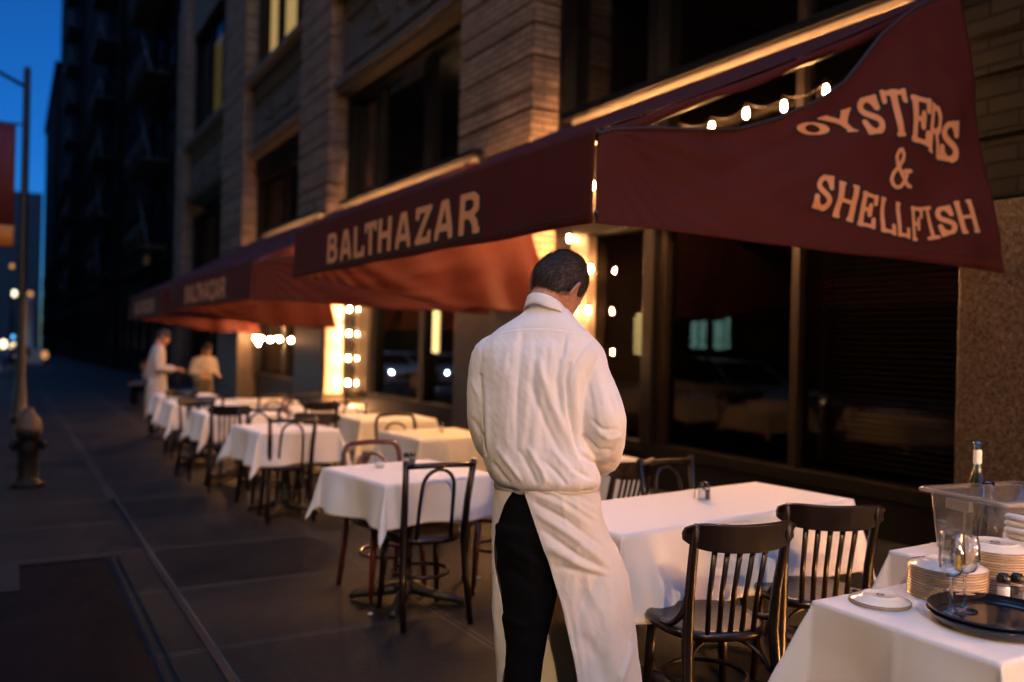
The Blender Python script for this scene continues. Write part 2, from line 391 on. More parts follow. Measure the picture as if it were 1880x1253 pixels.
# ------------------------------------------------------------------ restaurant building
B = thing('restaurant_building', 'tan brick and granite restaurant building with tall black windows behind the awnings', 'building', (5.6, 3, 0))
def bpart(name, m, mb, bevel=0, parent=None):
    o = mb.build(name, m, parent or B, bevel)
    if parent is None: o.location = (-5.6, -3, 0)
    return o
GX = 6.2
piers = [(-1.2, 3.59), (9.4, 11.35), (17.55, 19.6), (25.3, 28.1), (35.45, 37.2)]
TOP = 34
for (y0, y1) in piers:
    gtop = 2.5
    bpart('granite_base', M['granite'], MB().box(5.575, 6.4, y0-.004, y1+.004, -1, gtop), .012)
    mb = MB(); z = gtop; i = 0
    hs = .46
    mb.box(5.66, 6.4, y0, y1, gtop, TOP)
    while z < 14:
        h = [.42, .42, .26][i % 3]
        mb.box(5.6, 5.66, y0-.0, y1+.0, z+.02, z+h-.02); mb.box(5.6, 6.0, y0-.05, y0, z+.02, z+h-.02); mb.box(5.6, 6.0, y1, y1+.05, z+.02, z+h-.02)
        z += h; i += 1
    bpart('brick_pier', M['shadedbrick' if y0 < 0 else 'brick'], mb)
bays = [(3.64, 9.35), (11.4, 17.5), (19.65, 25.25), (28.15, 35.4)]
def ornament(mb, yc, z, w, h, x):
    # carved scroll and wreath relief
    for s in (-1, 1):
        pts = []
        for k in range(22):
            a = k*.42; r = h*.32*(1-k/26)
            pts.append((x, yc+s*(w*.28+r*math.cos(a)), z+r*math.sin(a)))
        mb.tube(pts, .035, 6)
        mb.tube([(x, yc+s*w*.1, z-h*.15), (x-.02, yc+s*w*.2, z-h*.3), (x, yc+s*w*.46, z-h*.2)], [.02, .045, .015], 6)
    mb.ball((x, yc, z), .05, h*.22, h*.3, 10, 6)
for (y0, y1) in bays:
    yc = (y0+y1)/2; wd_ = y1-y0
    # bulkhead, spandrel, sills, cornices
    bpart('bulkhead', M['frame'], MB().box(GX-.12, GX+.2, y0, y1, -1, .3), .01)
    mb = MB(); mb.box(5.86, 6.4, y0, y1, 6.75, 8.45)
    mb.box(5.8, 5.86, y0+.25, y1-.25, 7.0, 7.06); mb.box(5.8, 5.86, y0+.25, y1-.25, 8.0, 8.06); mb.box(5.8, 5.86, y0+.25, y0+.31, 7.06, 8.0); mb.box(5.8, 5.86, y1-.31, y1-.25, 7.06, 8.0)
    bpart('spandrel', M['stone'], mb)
    mb = MB(); ornament(mb, yc, 7.55, wd_*.6, .75, 5.85); bpart('carved_relief', M['stone'], mb)
    mb = MB().box(5.66, 6.4, y0, y1, 6.62, 6.75).box(5.74, 6.4, y0, y1, 6.5, 6.62).box(5.68, 5.9, y0, y1, 8.45, 8.56).box(5.56, 6.4, y0-.1, y1+.1, 8.56, 8.72)
    bpart('cornice', M['stone'], mb, .012)
    bpart('spandrel', M['stone'], MB().box(5.86, 6.4, y0, y1, 12.9, 14.6))
    bpart('wall', M['brick'], MB().box(5.9, 6.4, y0, y1, 14.6, TOP))
# rooms
rm = MB()
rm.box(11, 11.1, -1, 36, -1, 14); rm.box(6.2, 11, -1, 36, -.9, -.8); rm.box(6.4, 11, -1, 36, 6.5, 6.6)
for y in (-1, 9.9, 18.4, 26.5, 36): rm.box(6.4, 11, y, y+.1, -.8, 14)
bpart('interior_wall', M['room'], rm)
def window(y0, y1, z0, z1, mull, blinds, gx=GX, name='window', pane='pane'):
    mb = MB(); mb.box(gx-.2, gx+.1, y0, y0+.12, z0, z1); mb.box(gx-.2, gx+.1, y1-.12, y1, z0, z1)
    mb.box(gx-.14, gx+.1, y0+.12, y1-.12, z0, z0+.12); mb.box(gx-.2, gx+.1, y0+.12, y1-.12, z1-.14, z1)
    wn = bpart(name, M['frame'], mb, .006)
    p = MB(); p.add([(gx, y0+.1, z0+.1), (gx, y1-.1, z0+.1), (gx, y1-.1, z1-.1), (gx, y0+.1, z1-.1)], [(0, 1, 2, 3)]).build('pane', M[pane], wn)
    for (ya, yb, m_, d) in mull: MB().box(gx-d, gx+.05, ya, yb, z0+.12, z1-.14).build('mullion', M[m_], wn, .004)
    for (ya, yb, zt) in blinds:
        mb = MB(); z = z0+.2; zt = zt or z1-.2
        while z < zt:
            mb.add([(gx+.12, ya, z), (gx+.12, yb, z), (gx+.165, yb, z+.038), (gx+.165, ya, z+.038)], [(0, 1, 2, 3)]); z += .05
        for y in (ya+.15, yb-.15): mb.box(gx+.11, gx+.115, y, y+.012, z0+.2, zt)
        solid(mb.build('blind', M['blind'], wn), .003)
    return wn
window(3.62, 9.37, .3, 2.95, [(5.46, 5.55, 'alu', .08), (7.42, 7.6, 'frame', .16), (7.3, 7.42, 'alu', .08)], [(7.65, 9.2, 0), (3.75, 5.4, 0)])
window(3.62, 9.37, 2.96, 6.5, [(5.46, 5.55, 'alu', .08), (7.42, 7.6, 'frame', .16)], [], pane='transom')
window(11.38, 17.52, .3, 6.5, [(13.55, 13.75, 'frame', .12), (15.9, 16.1, 'frame', .1)], [(11.5, 13.5, 3.2)], pane='shinypane')
window(19.63, 25.27, .3, 6.0, [(22.35, 22.5, 'frame', .1)], [(19.8, 25.0, 0)])
window(28.13, 35.42, .3, 6.0, [(31.4, 31.6, 'frame', .1)], [])
bpart('louvre', M['frame'], MB().box(5.95, 6.1, 19.66, 25.24, 6.0, 6.5))
for (y0, y1) in bays:
    n = 3 if y1-y0 > 5 else 2
    window(y0, y1, 8.72, 12.9, [(y0+(y1-y0)*k/n-.09, y0+(y1-y0)*k/n+.09, 'frame', .12) for k in range(1, n)], [], 6.15)
# lit curtains behind upper panes (warm rooms)
for (ya, yb, m_, z1) in ((22.7, 25.2, 'litwin', 12.6), (20.2, 21.75, 'litwin', 12.6), (31.6, 33.6, 'litdim', 12.2)):
    mb = MB(); n = 40
    mb.loft([[(6.3+.04*math.sin(k*1.9), ya+(yb-ya)*k/n, z) for k in range(n+1)] for z in (8.9, z1)], False, False)
    bpart('lit_curtain', M[m_], mb)
def lamp_thing(name, label, loc, mb, m, cat='lamp', group=None):
    o = mb.build(name, m); o.location = loc; return tag(o, label, cat, group)
lamp_thing('pendant_lamp', 'small bright globe lamp glowing inside the upper window at the top', (6.22, 20.6, 9.25), MB().ball((0, 0, 0), .16, .16, .22), M['litwhite'])
lamp_thing('wall_lamp', 'tiny yellow lamp glowing inside the dark window above the awning', (7.2, 14.2, 6.15), MB().ball((0, 0, 0), .06), M['warmlamp'])
for (x, y, z, h, lab) in ((7.3, 9.2, 1.35, .55, 'tall narrow yellow lamp shade inside the blinded window right of the waiter'), (8.2, 17.6, 1.2, 1.25, 'tall yellow lamp glowing behind the glass in the second bay')):
    lt = thing('floor_lamp', lab, 'lamp', (x, y, 0))
    MB().lathe([(.07, z), (.09, z+h*.1), (.09, z+h*.9), (.06, z+h)], n=16).build('lamp_shade', M['lampglow'], lt)
    MB().lathe([(.15, -.8), (.15, -.77), (.015, -.75), (.015, z)], n=12).build('stand', M['frame'], lt)
# wall fixture far along
tag(MB().box(5.3, 5.6, 43.6, 44.6, 4.7, 5.3).build('projecting_sign', M['cassette'], None, .02), 'small pale sign fixed high on the dark facade beyond the awnings', 'sign')
# ------------------------------------------------------------------ other buildings
def rowbuilding(label, x0, x1, y0, y1, h, m, floors, winm=None, esc=False, side=1):
    b = thing('brick_building', label, 'building', ((x0+x1)/2, y0, 0))
    mv = Vector((-(x0+x1)/2, -y0, 0))
    fx = x0 if side > 0 else x1
    def P(name, mm, mb):
        o = mb.build(name, mm, b); o.location = mv; return o
    P('wall', m, MB().box(x0, x1, y0, y1, -4, h))
    mb = MB(); o1 = fx-side*.35
    a, c = sorted((o1, fx+side*.02)); P('cornice', m, mb.box(a, c, y0, y1, h-.9, h+.15)); P('string_course', m, MB().box(min(fx-side*.15, fx), max(fx-side*.15, fx), y0, y1, 4.6, 5.0))
    n = max(2, int((y1-y0)/3.2)); dy = (y1-y0)/n
    for f in range(min(floors, 5 if y0 < 100 else 3)):
        z = .6+f*3.7 if f == 0 else 1.6+f*3.7
        if z+2.4 > h-1: break
        for k in range(n):
            ya = y0+dy*(k+.25); yb = y0+dy*(k+.75); q = ya-(y0+dy*.25); key = (f == 0)
            a, c = sorted((fx-side*.08, fx)); g0, g1 = sorted((fx-side*.012, fx+side*.1))
            wn = P('window', m, MB().box(a, c, ya-.1, yb+.1, z-.14, z).box(a, c, ya-.1, ya, z, z+2.3).box(a, c, yb, yb+.1, z, z+2.3).box(a, c, ya-.1, yb+.1, z+2.3, z+2.5).box(a, c, ya, yb, z+1.12, z+1.18))
            MB().box(g0, g1, ya, yb, z, z+2.3).build('pane', M['dullpane'], wn)
    if esc:
        mb = MB()
        for f in range(1, floors):
            z = 1.4+f*3.7
            if z > h-3: break
            ya, yb = y0+2, y0+8
            mb.box(fx-1.1, fx-.02, ya, yb, z, z+.05)
            for q in range(9): mb.tube([(fx-1.08, ya+(yb-ya)*q/8, z), (fx-1.08, ya+(yb-ya)*q/8, z+1)], .02, 5)
            mb.tube([(fx-1.08, ya, z+1), (fx-1.08, yb, z+1)], .025, 5); mb.tube([(fx-.7, ya+.5, z), (fx-.7, yb-.5, z+3.7)], .06, 5)
        P('fire_escape', M['iron'], mb)
    return b
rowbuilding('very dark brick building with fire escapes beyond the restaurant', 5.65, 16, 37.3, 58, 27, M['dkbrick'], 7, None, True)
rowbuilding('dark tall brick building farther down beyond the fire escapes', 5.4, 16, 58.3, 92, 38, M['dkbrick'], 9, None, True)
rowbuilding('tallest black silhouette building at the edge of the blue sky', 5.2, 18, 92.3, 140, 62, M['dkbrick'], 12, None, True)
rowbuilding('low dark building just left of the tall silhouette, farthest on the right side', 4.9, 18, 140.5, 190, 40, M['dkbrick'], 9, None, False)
rowbuilding('blue grey block closing the far end of the street', -50, 6, 250, 270, 36, M['bluebld'], 6, None, False)
rowbuilding('brick building across the street seen only as a reflection', -26, -16, -40, 22, 40, M['dkbrick'], 4, None, False, -1)
ob = rowbuilding('brick building across the street with two teal lit windows in reflection', -26, -16, 22.2, 75, 42, M['dkbrick'], 4, None, False, -1)
rowbuilding('dark block farther along the opposite side of the street', -26, -16, 75.2, 200, 48, M['dkbrick'], 4, None, False, -1)
for ya in (29.3, 30.85):
    o = MB().box(-15.985, -15.95, ya, ya+1.0, 1.35, 2.95).build('lit_window', M['teal'], ob); o.location = (21, -22.2, 0)
# ------------------------------------------------------------------ glyphs
SEG = {
 'B': [((.12, 0), (.12, 1)), ((.12, .93), (.55, .93)), ((.55, .93), (.72, .84)), ((.72, .84), (.72, .66)), ((.72, .66), (.56, .54)), ((.12, .53), (.56, .53)), ((.56, .53), (.8, .4)), ((.8, .4), (.8, .18)), ((.8, .18), (.6, .07)), ((.12, .07), (.6, .07))],
 'A': [((.06, 0), (.44, 1)), ((.56, 1), (.94, 0)), ((.25, .3), (.75, .3))],
 'L': [((.15, 0), (.15, 1)), ((.15, .075), (.85, .075)), ((.85, .05), (.85, .25))],
 'T': [((.5, 0), (.5, 1)), ((.05, .925), (.95, .925)), ((.06, .78), (.06, .95)), ((.94, .78), (.94, .95))],
 'H': [((.14, 0), (.14, 1)), ((.86, 0), (.86, 1)), ((.14, .5), (.86, .5))],
 'Z': [((.1, .92), (.9, .92)), ((.85, .92), (.15, .08)), ((.1, .08), (.92, .08)), ((.12, .75), (.12, .92)), ((.9, .08), (.9, .25))],
 'R': [((.14, 0), (.14, 1)), ((.14, .93), (.6, .93)), ((.6, .93), (.82, .82)), ((.82, .82), (.82, .6)), ((.82, .6), (.6, .47)), ((.14, .47), (.6, .47)), ((.55, .47), (.78, .25)), ((.78, .25), (.82, .03)), ((.82, .05), (.98, .05))],
 'E': [((.18, 0), (.18, 1)), ((.05, .93), (.88, .93)), ((.88, .93), (.88, .76)), ((.18, .52), (.62, .52)), ((.62, .4), (.62, .64)), ((.05, .07), (.9, .07)), ((.9, .07), (.9, .26))],
 'Y': [((.12, 1), (.5, .45)), ((.88, 1), (.5, .45)), ((.5, 0), (.5, .45))],
 'F': [((.18, 0), (.18, 1)), ((.05, .93), (.9, .93)), ((.9, .93), (.9, .74)), ((.18, .5), (.65, .5)), ((.65, .38), (.65, .62)), ((.0, .05), (.4, .05))],
 'I': [((.5, 0), (.5, 1)), ((.12, .05), (.88, .05)), ((.12, .95), (.88, .95))],
}
def arc(cx, cy, rx, ry, a0, a1, n=14): return [(cx+rx*math.cos(R(a0+(a1-a0)*k/n)), cy+ry*math.sin(R(a0+(a1-a0)*k/n))) for k in range(n+1)]
def chain(p): return list(zip(p, p[1:]))
SEG['O'] = chain(arc(.5, .5, .36, .42, 0, 360, 28))
SEG['S'] = chain([(.85, .74)]+arc(.5, .73, .32, .2, 25, 200, 14)+[(.3, .58), (.7, .42)]+arc(.5, .27, .34, .2, 20, -165, 14))+[((.87, .68), (.87, .98)), ((.13, .02), (.13, .34))]
SEG['&'] = chain([(.95, .08), (.8, .1), (.62, .28), (.38, .62), (.32, .8), (.42, .94), (.55, .95), (.64, .84), (.6, .7), (.42, .54), (.2, .4), (.1, .24), (.16, .1), (.34, .03), (.52, .08), (.7, .24), (.8, .42)])+[((.68, .44), (.95, .44))]
SERIF = {'A': [(0, .18), (.82, 1)], 'L': [(0, .32)], 'T': [(.32, .68)], 'H': [(0, .3), (.7, 1)], 'R': [(0, .3)], 'Y': [(.3, .7)], 'E': [], 'B': [], 'S': [], 'O': []}
SERIFT = {'H': [(0, .3), (.7, 1)], 'Y': [(0, .28), (.72, 1)], 'L': [(0, .32)], 'R': []}
def glyph(ch, hw, serif, asp, grow=0, n=42):
    segs = list(SEG[ch])
    if serif:
        for a, b in SERIF.get(ch, []): segs.append(((a+.04, .045), (b-.04, .045)))
        for a, b in SERIF.get(ch, []) and SERIFT.get(ch, []): segs.append(((a+.04, .955), (b-.04, .955)))
    thin = .62 if serif else 1
    def sdf(x, y):
        d = 9
        for k, ((ax, ay), (bx, by)) in enumerate(segs):
            ax_, bx_, px = ax*asp, bx*asp, x*asp
            ex, ey = bx_-ax_, by-ay; l = ex*ex+ey*ey or 1e-9
            t = max(0, min(1, ((px-ax_)*ex+(y-ay)*ey)/l))
            w = hw
            if serif and abs(ey) < abs(ex)*.3: w = hw*thin
            if ch == '&': w = hw*.55
            q = math.hypot(px-ax_-ex*t, y-ay-ey*t)-w
            if q < d: d = q
        e = 0
        d = max(d, (abs(y-.5)-.5), (abs(x-.5)-.5)*asp)
        return d-grow
    m = .15; V = {}; vs = []; fs = []
    ny = int(n*1.0); nx = max(14, int(n*asp))
    X = [-m+(1+2*m)*i/nx for i in range(nx+1)]; Y = [-m+(1+2*m)*j/ny for j in range(ny+1)]
    D = [[sdf(x, y) for y in Y] for x in X]
    def vid(key, p):
        if key not in V: V[key] = len(vs); vs.append(p)
        return V[key]
    for i in range(nx):
        for j in range(ny):
            cs = [(i, j), (i+1, j), (i+1, j+1), (i, j+1)]; poly = []
            for a in range(4):
                p, q = cs[a], cs[(a+1) % 4]; dp, dq = D[p[0]][p[1]], D[q[0]][q[1]]
                if dp < 0: poly.append(vid(p, (X[p[0]], Y[p[1]])))
                if (dp < 0) != (dq < 0):
                    t = dp/(dp-dq); key = tuple(sorted((p, q)))
                    poly.append(vid(key, (X[p[0]]+(X[q[0]]-X[p[0]])*t, Y[p[1]]+(Y[q[1]]-Y[p[1]])*t)))
            if len(poly) >= 3: fs.append(poly)
    return vs, fs
# ------------------------------------------------------------------ awnings
def wing_profile(x0, x1, zt, zb, dzr):
    pass
WT = [(2.43, 2.542), (2.764, 2.594), (3.107, 2.629), (3.361, 2.673), (3.627, 2.768), (3.864, 2.883), (4.07, 3.022), (4.238, 3.189), (4.388, 3.358), (4.568, 3.504), (4.73, 3.617), (5.045, 3.797)]
WB = [(2.43, 2.083), (2.948, 2.081), (3.493, 2.065), (4.102, 2.047), (4.785, 2.044), (5.559, 2.015)]
def awning(idx, label, y0, y1, zt, zb, wing0, letters):
    A = thing('awning', label, 'awning', (0, 0, 0), 0, 'maroon awnings along the restaurant')
    X0 = 2.455; XR, ZR = 5.38, 3.93
    # roof
    mb = MB(); n, m = 24, 40
    g = []
    for i in range(n+1):
        f = i/n; row = []
        for j in range(m+1):
            y = y0+(y1-y0)*j/m
            sag = -.05*math.sin(PI*f)*(.6+.4*math.sin(j/m*PI*3+1)**2)
            row.append((X0+(XR-X0)*f, y, zt+(ZR-zt)*f+sag))
        g.append(row)
    mb.loft(g, False, False); solid(mb.build('canopy', M['fabric'], A), .004)
    # hem along the near and far roof edge
    for y, nm in ((y0+.002, 1), (y1-.002, 0)):
        mb = MB(); mb.loft([[Vector(g[i][0][:1]+(y,)+g[i][0][2:])-Vector((0, 0, d*(1+.25*math.sin(i*.9)))) for i in range(n+1)] for d in (.012, .035, .06)], False, False)
        solid(mb.build('hem', M['fabric'], A), .003)
    # front bar + valance
    MB().tube([(X0+.02, y0, zt-.02), (X0+.02, y1, zt-.02)], .028, 10).build('front_bar', M['alu'], A)
    def val(y, z):
        f = (zt-z)/(zt-zb); k = .004*f*math.sin(y*5.1+idx)+.006*f*math.sin(y*2.3+1.7*f)+.006*noise.noise(Vector((y*3, z*4, idx)))*f
        return Vector((X0-.015-k-.01*f, y, z))
    mb = MB(); mb.loft([[val(y0+(y1-y0)*j/120, zt+.015+(zb-zt-.015)*i/14+((.003*math.sin(j*.21)) if i == 14 else 0)) for j in range(121)] for i in range(15)], False, False)
    V = solid(mb.build('valance', M['fabric'], A), .004)
    mb = MB(); mb.loft([[val(y0+(y1-y0)*j/120, zz)-Vector((.004, 0, 0)) for j in range(121)] for zz in (zb+.052, zb+.046)], False, False); solid(mb.build('seam', M['piping'], V), .002)
    if letters:
        ya, yb, za, zb_ = letters; wl = (ya-yb)/9
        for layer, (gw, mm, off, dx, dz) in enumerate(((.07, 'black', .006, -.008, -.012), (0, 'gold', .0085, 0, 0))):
            mb = MB(); adv = [.98, 1.0, .8, .92, 1.06, 1.06, 1.0, 1.06, 1.12]; tot = sum(adv)
            for k, ch in enumerate('BALTHAZAR'):
                vs, fs = glyph(ch, .095, False, .72, gw)
                yl = ya-(ya-yb)*sum(adv[:k])/tot
                P = []
                for (u, v) in vs:
                    # reads left to right from the street: left = larger y
                    y = yl-wl*(.1+.8*u)+dx*0; z = za+(zb_-za)*v+dz
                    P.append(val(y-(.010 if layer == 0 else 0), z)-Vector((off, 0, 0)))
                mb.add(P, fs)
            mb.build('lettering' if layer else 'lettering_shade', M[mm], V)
    # cassette and brackets, folding arms
    MB().box(5.50, 5.6, y0+.35, y1-.35, 3.99, 4.05).build('cassette', M['cassette'], A, .008)
    MB().box(5.44, 5.6, y0+.2, y1-.2, 4.053, 4.14).build('cassette_cover', M['frame'], A, .01)
    for y in (y0+.3, y1-.3):
        MB().box(5.36, 5.6, y-.05, y+.05, 3.80, 3.945).build('bracket', M['iron'], A, .01)
    for s, yy in ((1, y0+.5), (-1, y1-.5)):
        e = Vector((3.9, yy+s*1.3, (zt+ZR)/2-.16)); a = Vector((5.45, yy, 3.82)); b = Vector((X0+.06, yy+s*.25, zt-.06))
        mb = MB(); mb.tube([a, e], .026, 8).tube([e, b], .022, 8).ball(e, .045)
        mb.build('folding_arm', M['iron'], A)
    # side wings
    def wing(ynear, near):
        dzt, dzb = zt-2.542, zb-2.083
        def pt(s, u):
            xt = 2.45+(5.045-2.45)*s; xb = 2.45+(5.559-2.45)*s
            ztp = interp(WT, xt)[0]+dzt*(1-s)-.0; zbt = interp(WB, xb)[0]+dzb
            if not near: zbt = zb-.24*smooth(0, .7, s); 
            ztp = min(ztp, zt+(ZR-zt)*(xt-X0)/(XR-X0)-.02)
            p = Vector((xt+(xb-xt)*u, 0, ztp+(zbt-ztp)*u))
            yb = ynear-(.061*(p.x-2.43) if near else -.02*(p.x-2.43))
            wv = .022*math.sin(9*u*s+3.2*s)*math.sin(PI*u)+.03*noise.noise(Vector((s*4, u*2.2, idx*3.+near)))*min(1, 3*s)+.016*noise.noise(Vector((s*9+u*4, u*7, 5)))*min(1, 4*s)
            # tension folds running from the front corner
            ang = math.atan2(u*.46, s*3.1+1e-4); wv += .010*math.sin(ang*34)*math.exp(-s*2.6)*smooth(0, .05, s)
            wv += .02*math.sin(s*60)*smooth(.75, 1, s)*.2
            if not near: wv = wv*1.6+(.045*math.sin(13*s+3*u*s)+.025*math.sin(29*s-4*u))*smooth(.25, .8, s)
            p.y = yb+wv; return p
        mb = MB(); ns, nu = 96, 36
        mb.loft([[pt(i/ns, j/nu) for j in range(nu+1)] for i in range(ns+1)], False, False)
        Wg = solid(mb.build('side_panel', M['fabric'], A), .004)
        mb = MB(); mb.tube([pt(i/ns, 0)+Vector((0, 0, -.008)) for i in range(ns+1)], .011, 6); mb.build('binding', M['piping'], Wg)
        mb = MB(); mb.loft([[pt(i/ns, q)-Vector((0, .004, 0)) for i in range(ns+1)] for q in (.945, .95)], False, False); solid(mb.build('seam', M['piping'], Wg), .001)
        return Wg, pt
    Wg, pt = wing(y0, True)
    wing(y1, False)
    if wing0:
        p0 = Vector((2.43, y0, 0)); nrm = Vector((.061, 1, 0)).normalized()
        # lookup table of the cloth's bulge off its flat plane
        import bisect
        def surf(px, py, off):
            h = plane_hit(px, py, p0, nrm)
            # find s,u by iteration
            s, u = .6, .5
            for _ in range(30):
                a = pt(s, u); ds = .004
                e = Vector((h.x-a.x, h.z-a.z))
                if e.length < 1e-5: break
                b = pt(min(1, s+ds), u); c = pt(s, min(1, u+ds))
                j11, j21 = (b.x-a.x)/ds, (b.z-a.z)/ds; j12, j22 = (c.x-a.x)/ds, (c.z-a.z)/ds
                d = j11*j22-j12*j21
                if abs(d) < 1e-9: break
                s = max(.001, min(.995, s+(e.x*j22-e.y*j12)/d)); u = max(.001, min(.995, u+(j11*e.y-j21*e.x)/d))
            a = pt(s, u); return Vector((a.x, a.y-off, a.z))
        Q = [('O', (1000, 526), (1128, 524), (1098, 474), (972, 480)), ('Y', (1160, 520), (1238, 512), (1190, 420), (1062, 462)),
             ('S', (1250, 530), (1325, 522), (1290, 368), (1205, 388)), ('T', (1335, 538), (1415, 536), (1396, 348), (1304, 352)),
             ('E', (1420, 552), (1494, 578), (1490, 392), (1412, 372)), ('R', (1490, 590), (1542, 628), (1538, 430), (1494, 402)),
             ('S', (1540, 622), (1624, 642), (1612, 472), (1538, 478)), ('&', (1335, 738), (1432, 742), (1425, 576), (1335, 580)),
             ('S', (1028, 812), (1100, 832), (1120, 690), (1056, 680)), ('H', (1114, 846), (1194, 870), (1212, 730), (1138, 706)),
             ('E', (1210, 880), (1280, 897), (1292, 766), (1226, 746)), ('L', (1302, 905), (1362, 922), (1362, 786), (1302, 768)),
             ('L', (1368, 922), (1424, 934), (1426, 800), (1368, 786)), ('F', (1434, 940), (1480, 942), (1480, 808), (1430, 803)),
             ('I', (1496, 938), (1548, 930), (1512, 803), (1478, 808)), ('S', (1550, 926), (1616, 906), (1582, 799), (1518, 811)),
             ('H', (1624, 914), (1688, 908), (1656, 778), (1594, 786))]
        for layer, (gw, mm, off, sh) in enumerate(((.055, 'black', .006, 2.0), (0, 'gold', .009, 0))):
            mb = MB()
            for (ch, bl, br, tr, tl) in Q:
                asp = .62
                vs, fs = glyph(ch, .084, True, asp, gw*1.25)
                P = []
                for (u, v) in vs:
                    x = (bl[0]*(1-u)+br[0]*u)*(1-v)+(tl[0]*(1-u)+tr[0]*u)*v
                    y = (bl[1]*(1-u)+br[1]*u)*(1-v)+(tl[1]*(1-u)+tr[1]*u)*v
                    P.append(surf(1000+x/2.124+sh*.4, y/2.124+sh*.5, off))
                mb.add(P, fs)
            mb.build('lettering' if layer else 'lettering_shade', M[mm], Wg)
    # grommets at the front corner
    mb = MB()
    for z in (zt-.02, zb+.05): mb.ball((X0-.01, y0-.015, z), .014)
    mb.build('corner_ring', M['iron'], A)
    return A
awning(1, 'nearest maroon awning with tan lettering on its front and on its side panel', 3.46, 8.62, 2.545, 2.083, True, (7.56, 4.56, 2.15, 2.41))
awning(2, 'second maroon awning just beyond the nearest, its lettering blurred', 10.4, 16.5, 2.37, 1.91, False, (14.9, 11.75, 1.98, 2.26))
awning(3, 'farthest maroon awning down the street, ending over the standing waiter', 17.35, 22.65, 2.33, 1.80, False, (21.6, 18.4, 1.9, 2.18))
# ------------------------------------------------------------------ string lights
def string(label, pts, m='bulb', group='string lights of bare bulbs', sock=True, r=.0185):
    t = thing('string_lights', label, 'string lights', (0, 0, 0), 0, group)
    pts = [Vector(p) for p in pts]
    line = []
    for a, b in zip(pts, pts[1:]):
        for k in range(8):
            f = k/8; p = a.lerp(b, f); p.z -= .05*math.sin(PI*f) if abs((b-a).z) < .3 else 0; line.append(p)
    line.append(pts[-1])
    if len(line) > 1: MB().tube([p+Vector((.03, 0, .075)) for p in line], .006, 5).build('cable', M['cable'], t)
    pb = MB().lathe([(.008, .03), (.014, .026), (r*.75, .008), (r, -.012), (r*.9, -.028), (r*.5, -.042), (.004, -.047)], n=12)
    sb = MB().lathe([(.017, .032), (.019, .05), (.017, .075), (.008, .09)], n=10)
    p0 = s0 = None
    for p in pts:
        if p0 is None:
            p0 = pb.build('bulb', M[m], t); p0.location = p
            s0 = sb.build('socket', M['cable'], t); s0.location = p
        else:
            b = p0.copy(); C.objects.link(b); b.parent = t; b.location = p
            b = s0.copy(); C.objects.link(b); b.parent = t; b.location = p
    return t
string('row of bulbs hanging along the wall under the nearest awning', [(5.4, 4.6+.42*k, 3.5-.03*(k % 2)) for k in range(11)])
string('vertical string of bulbs seen right of the waiter\'s head and through the awning corner gap', [(6.02, 8.58+.03*(k % 2), 1.4+.5*k) for k in range(5)])
string('vertical string of bulbs half hidden behind the waiter\'s head', [(5.98, 9.0, 1.3+.3*k) for k in range(6)], 'bulbdim')
bpart('reflection_strip', M['palereflect'], MB().box(6.06, 6.19, 8.7, 9.08, .32, 3.5), .004)  # solid strip standing in for the pier return's reflection in the glass
bpart('jamb_panel', M['carglass'], MB().box(6.13, 6.19, 9.1, 9.36, .32, 3.5), .003)
bpart('jamb_panel', M['carglass'], MB().box(6.13, 6.19, 16.77, 17.5, .32, 3.5), .003)
bpart('brightened_return', M['cassette'], MB().box(5.64, 6.1, 17.47, 17.53, .32, 3.4), .003)  # pale facing added over the brick so the pier return looks brightly lit
bpart('reflection_strip', M['palereflect'], MB().box(6.06, 6.19, 16.15, 16.75, .32, 3.5), .004)  # same stand-in for a reflection, second bay
string('row of bulbs hanging along the wall under the second awning', [(5.4, 10.9+.62*k, 3.3-.03*(k % 2)) for k in range(9)], 'bulbfar')
string('vertical string of bulbs on the far jamb of the second bay', [(6.03, 17.2, .0+.51*k+.05) for k in range(7)], 'bulbfar')
string('clustered row of bulbs low under the farthest awning', [(5.9, 24.6, 1.42), (5.6, 23.0, 1.3), (5.75, 23.3, 1.85), (5.5, 22.3, 1.42), (5.6, 21.8, 1.4), (5.7, 21.3, 1.42), (5.9, 21.0, 1.4)], 'bulbfar', r=.03)
string('row of bulbs under the farthest awning', [(5.4, 18+.9*k, 3.3) for k in range(5)], 'bulbfar')
string('row of bulbs hidden behind the lettered front of the nearest awning', [(4.55, 4.7+.5*k, 3.02) for k in range(8)], 'bulbdim')
string('row of bulbs hidden behind the front of the second awning', [(4.4, 11.7+.85*k, 2.85) for k in range(5)], 'bulbdim')
string('vertical string of bulbs hanging just outside the frame on the right', [(3.45, .1, .75+.3*k) for k in range(4)], 'bulbdim')
string('vertical string of bulbs hanging behind the viewer on the right', [(2.9, -.9, .9+.3*k) for k in range(3)], 'bulbdim')
string('unseen warm bulbs added under the rear service table to warm the cloths', [(3.0, 1.72, .2), (3.17, 1.78, .17), (3.33, 1.7, .2)], 'fillbulb')  # unseen bulbs put in to warm the cloth sides from below
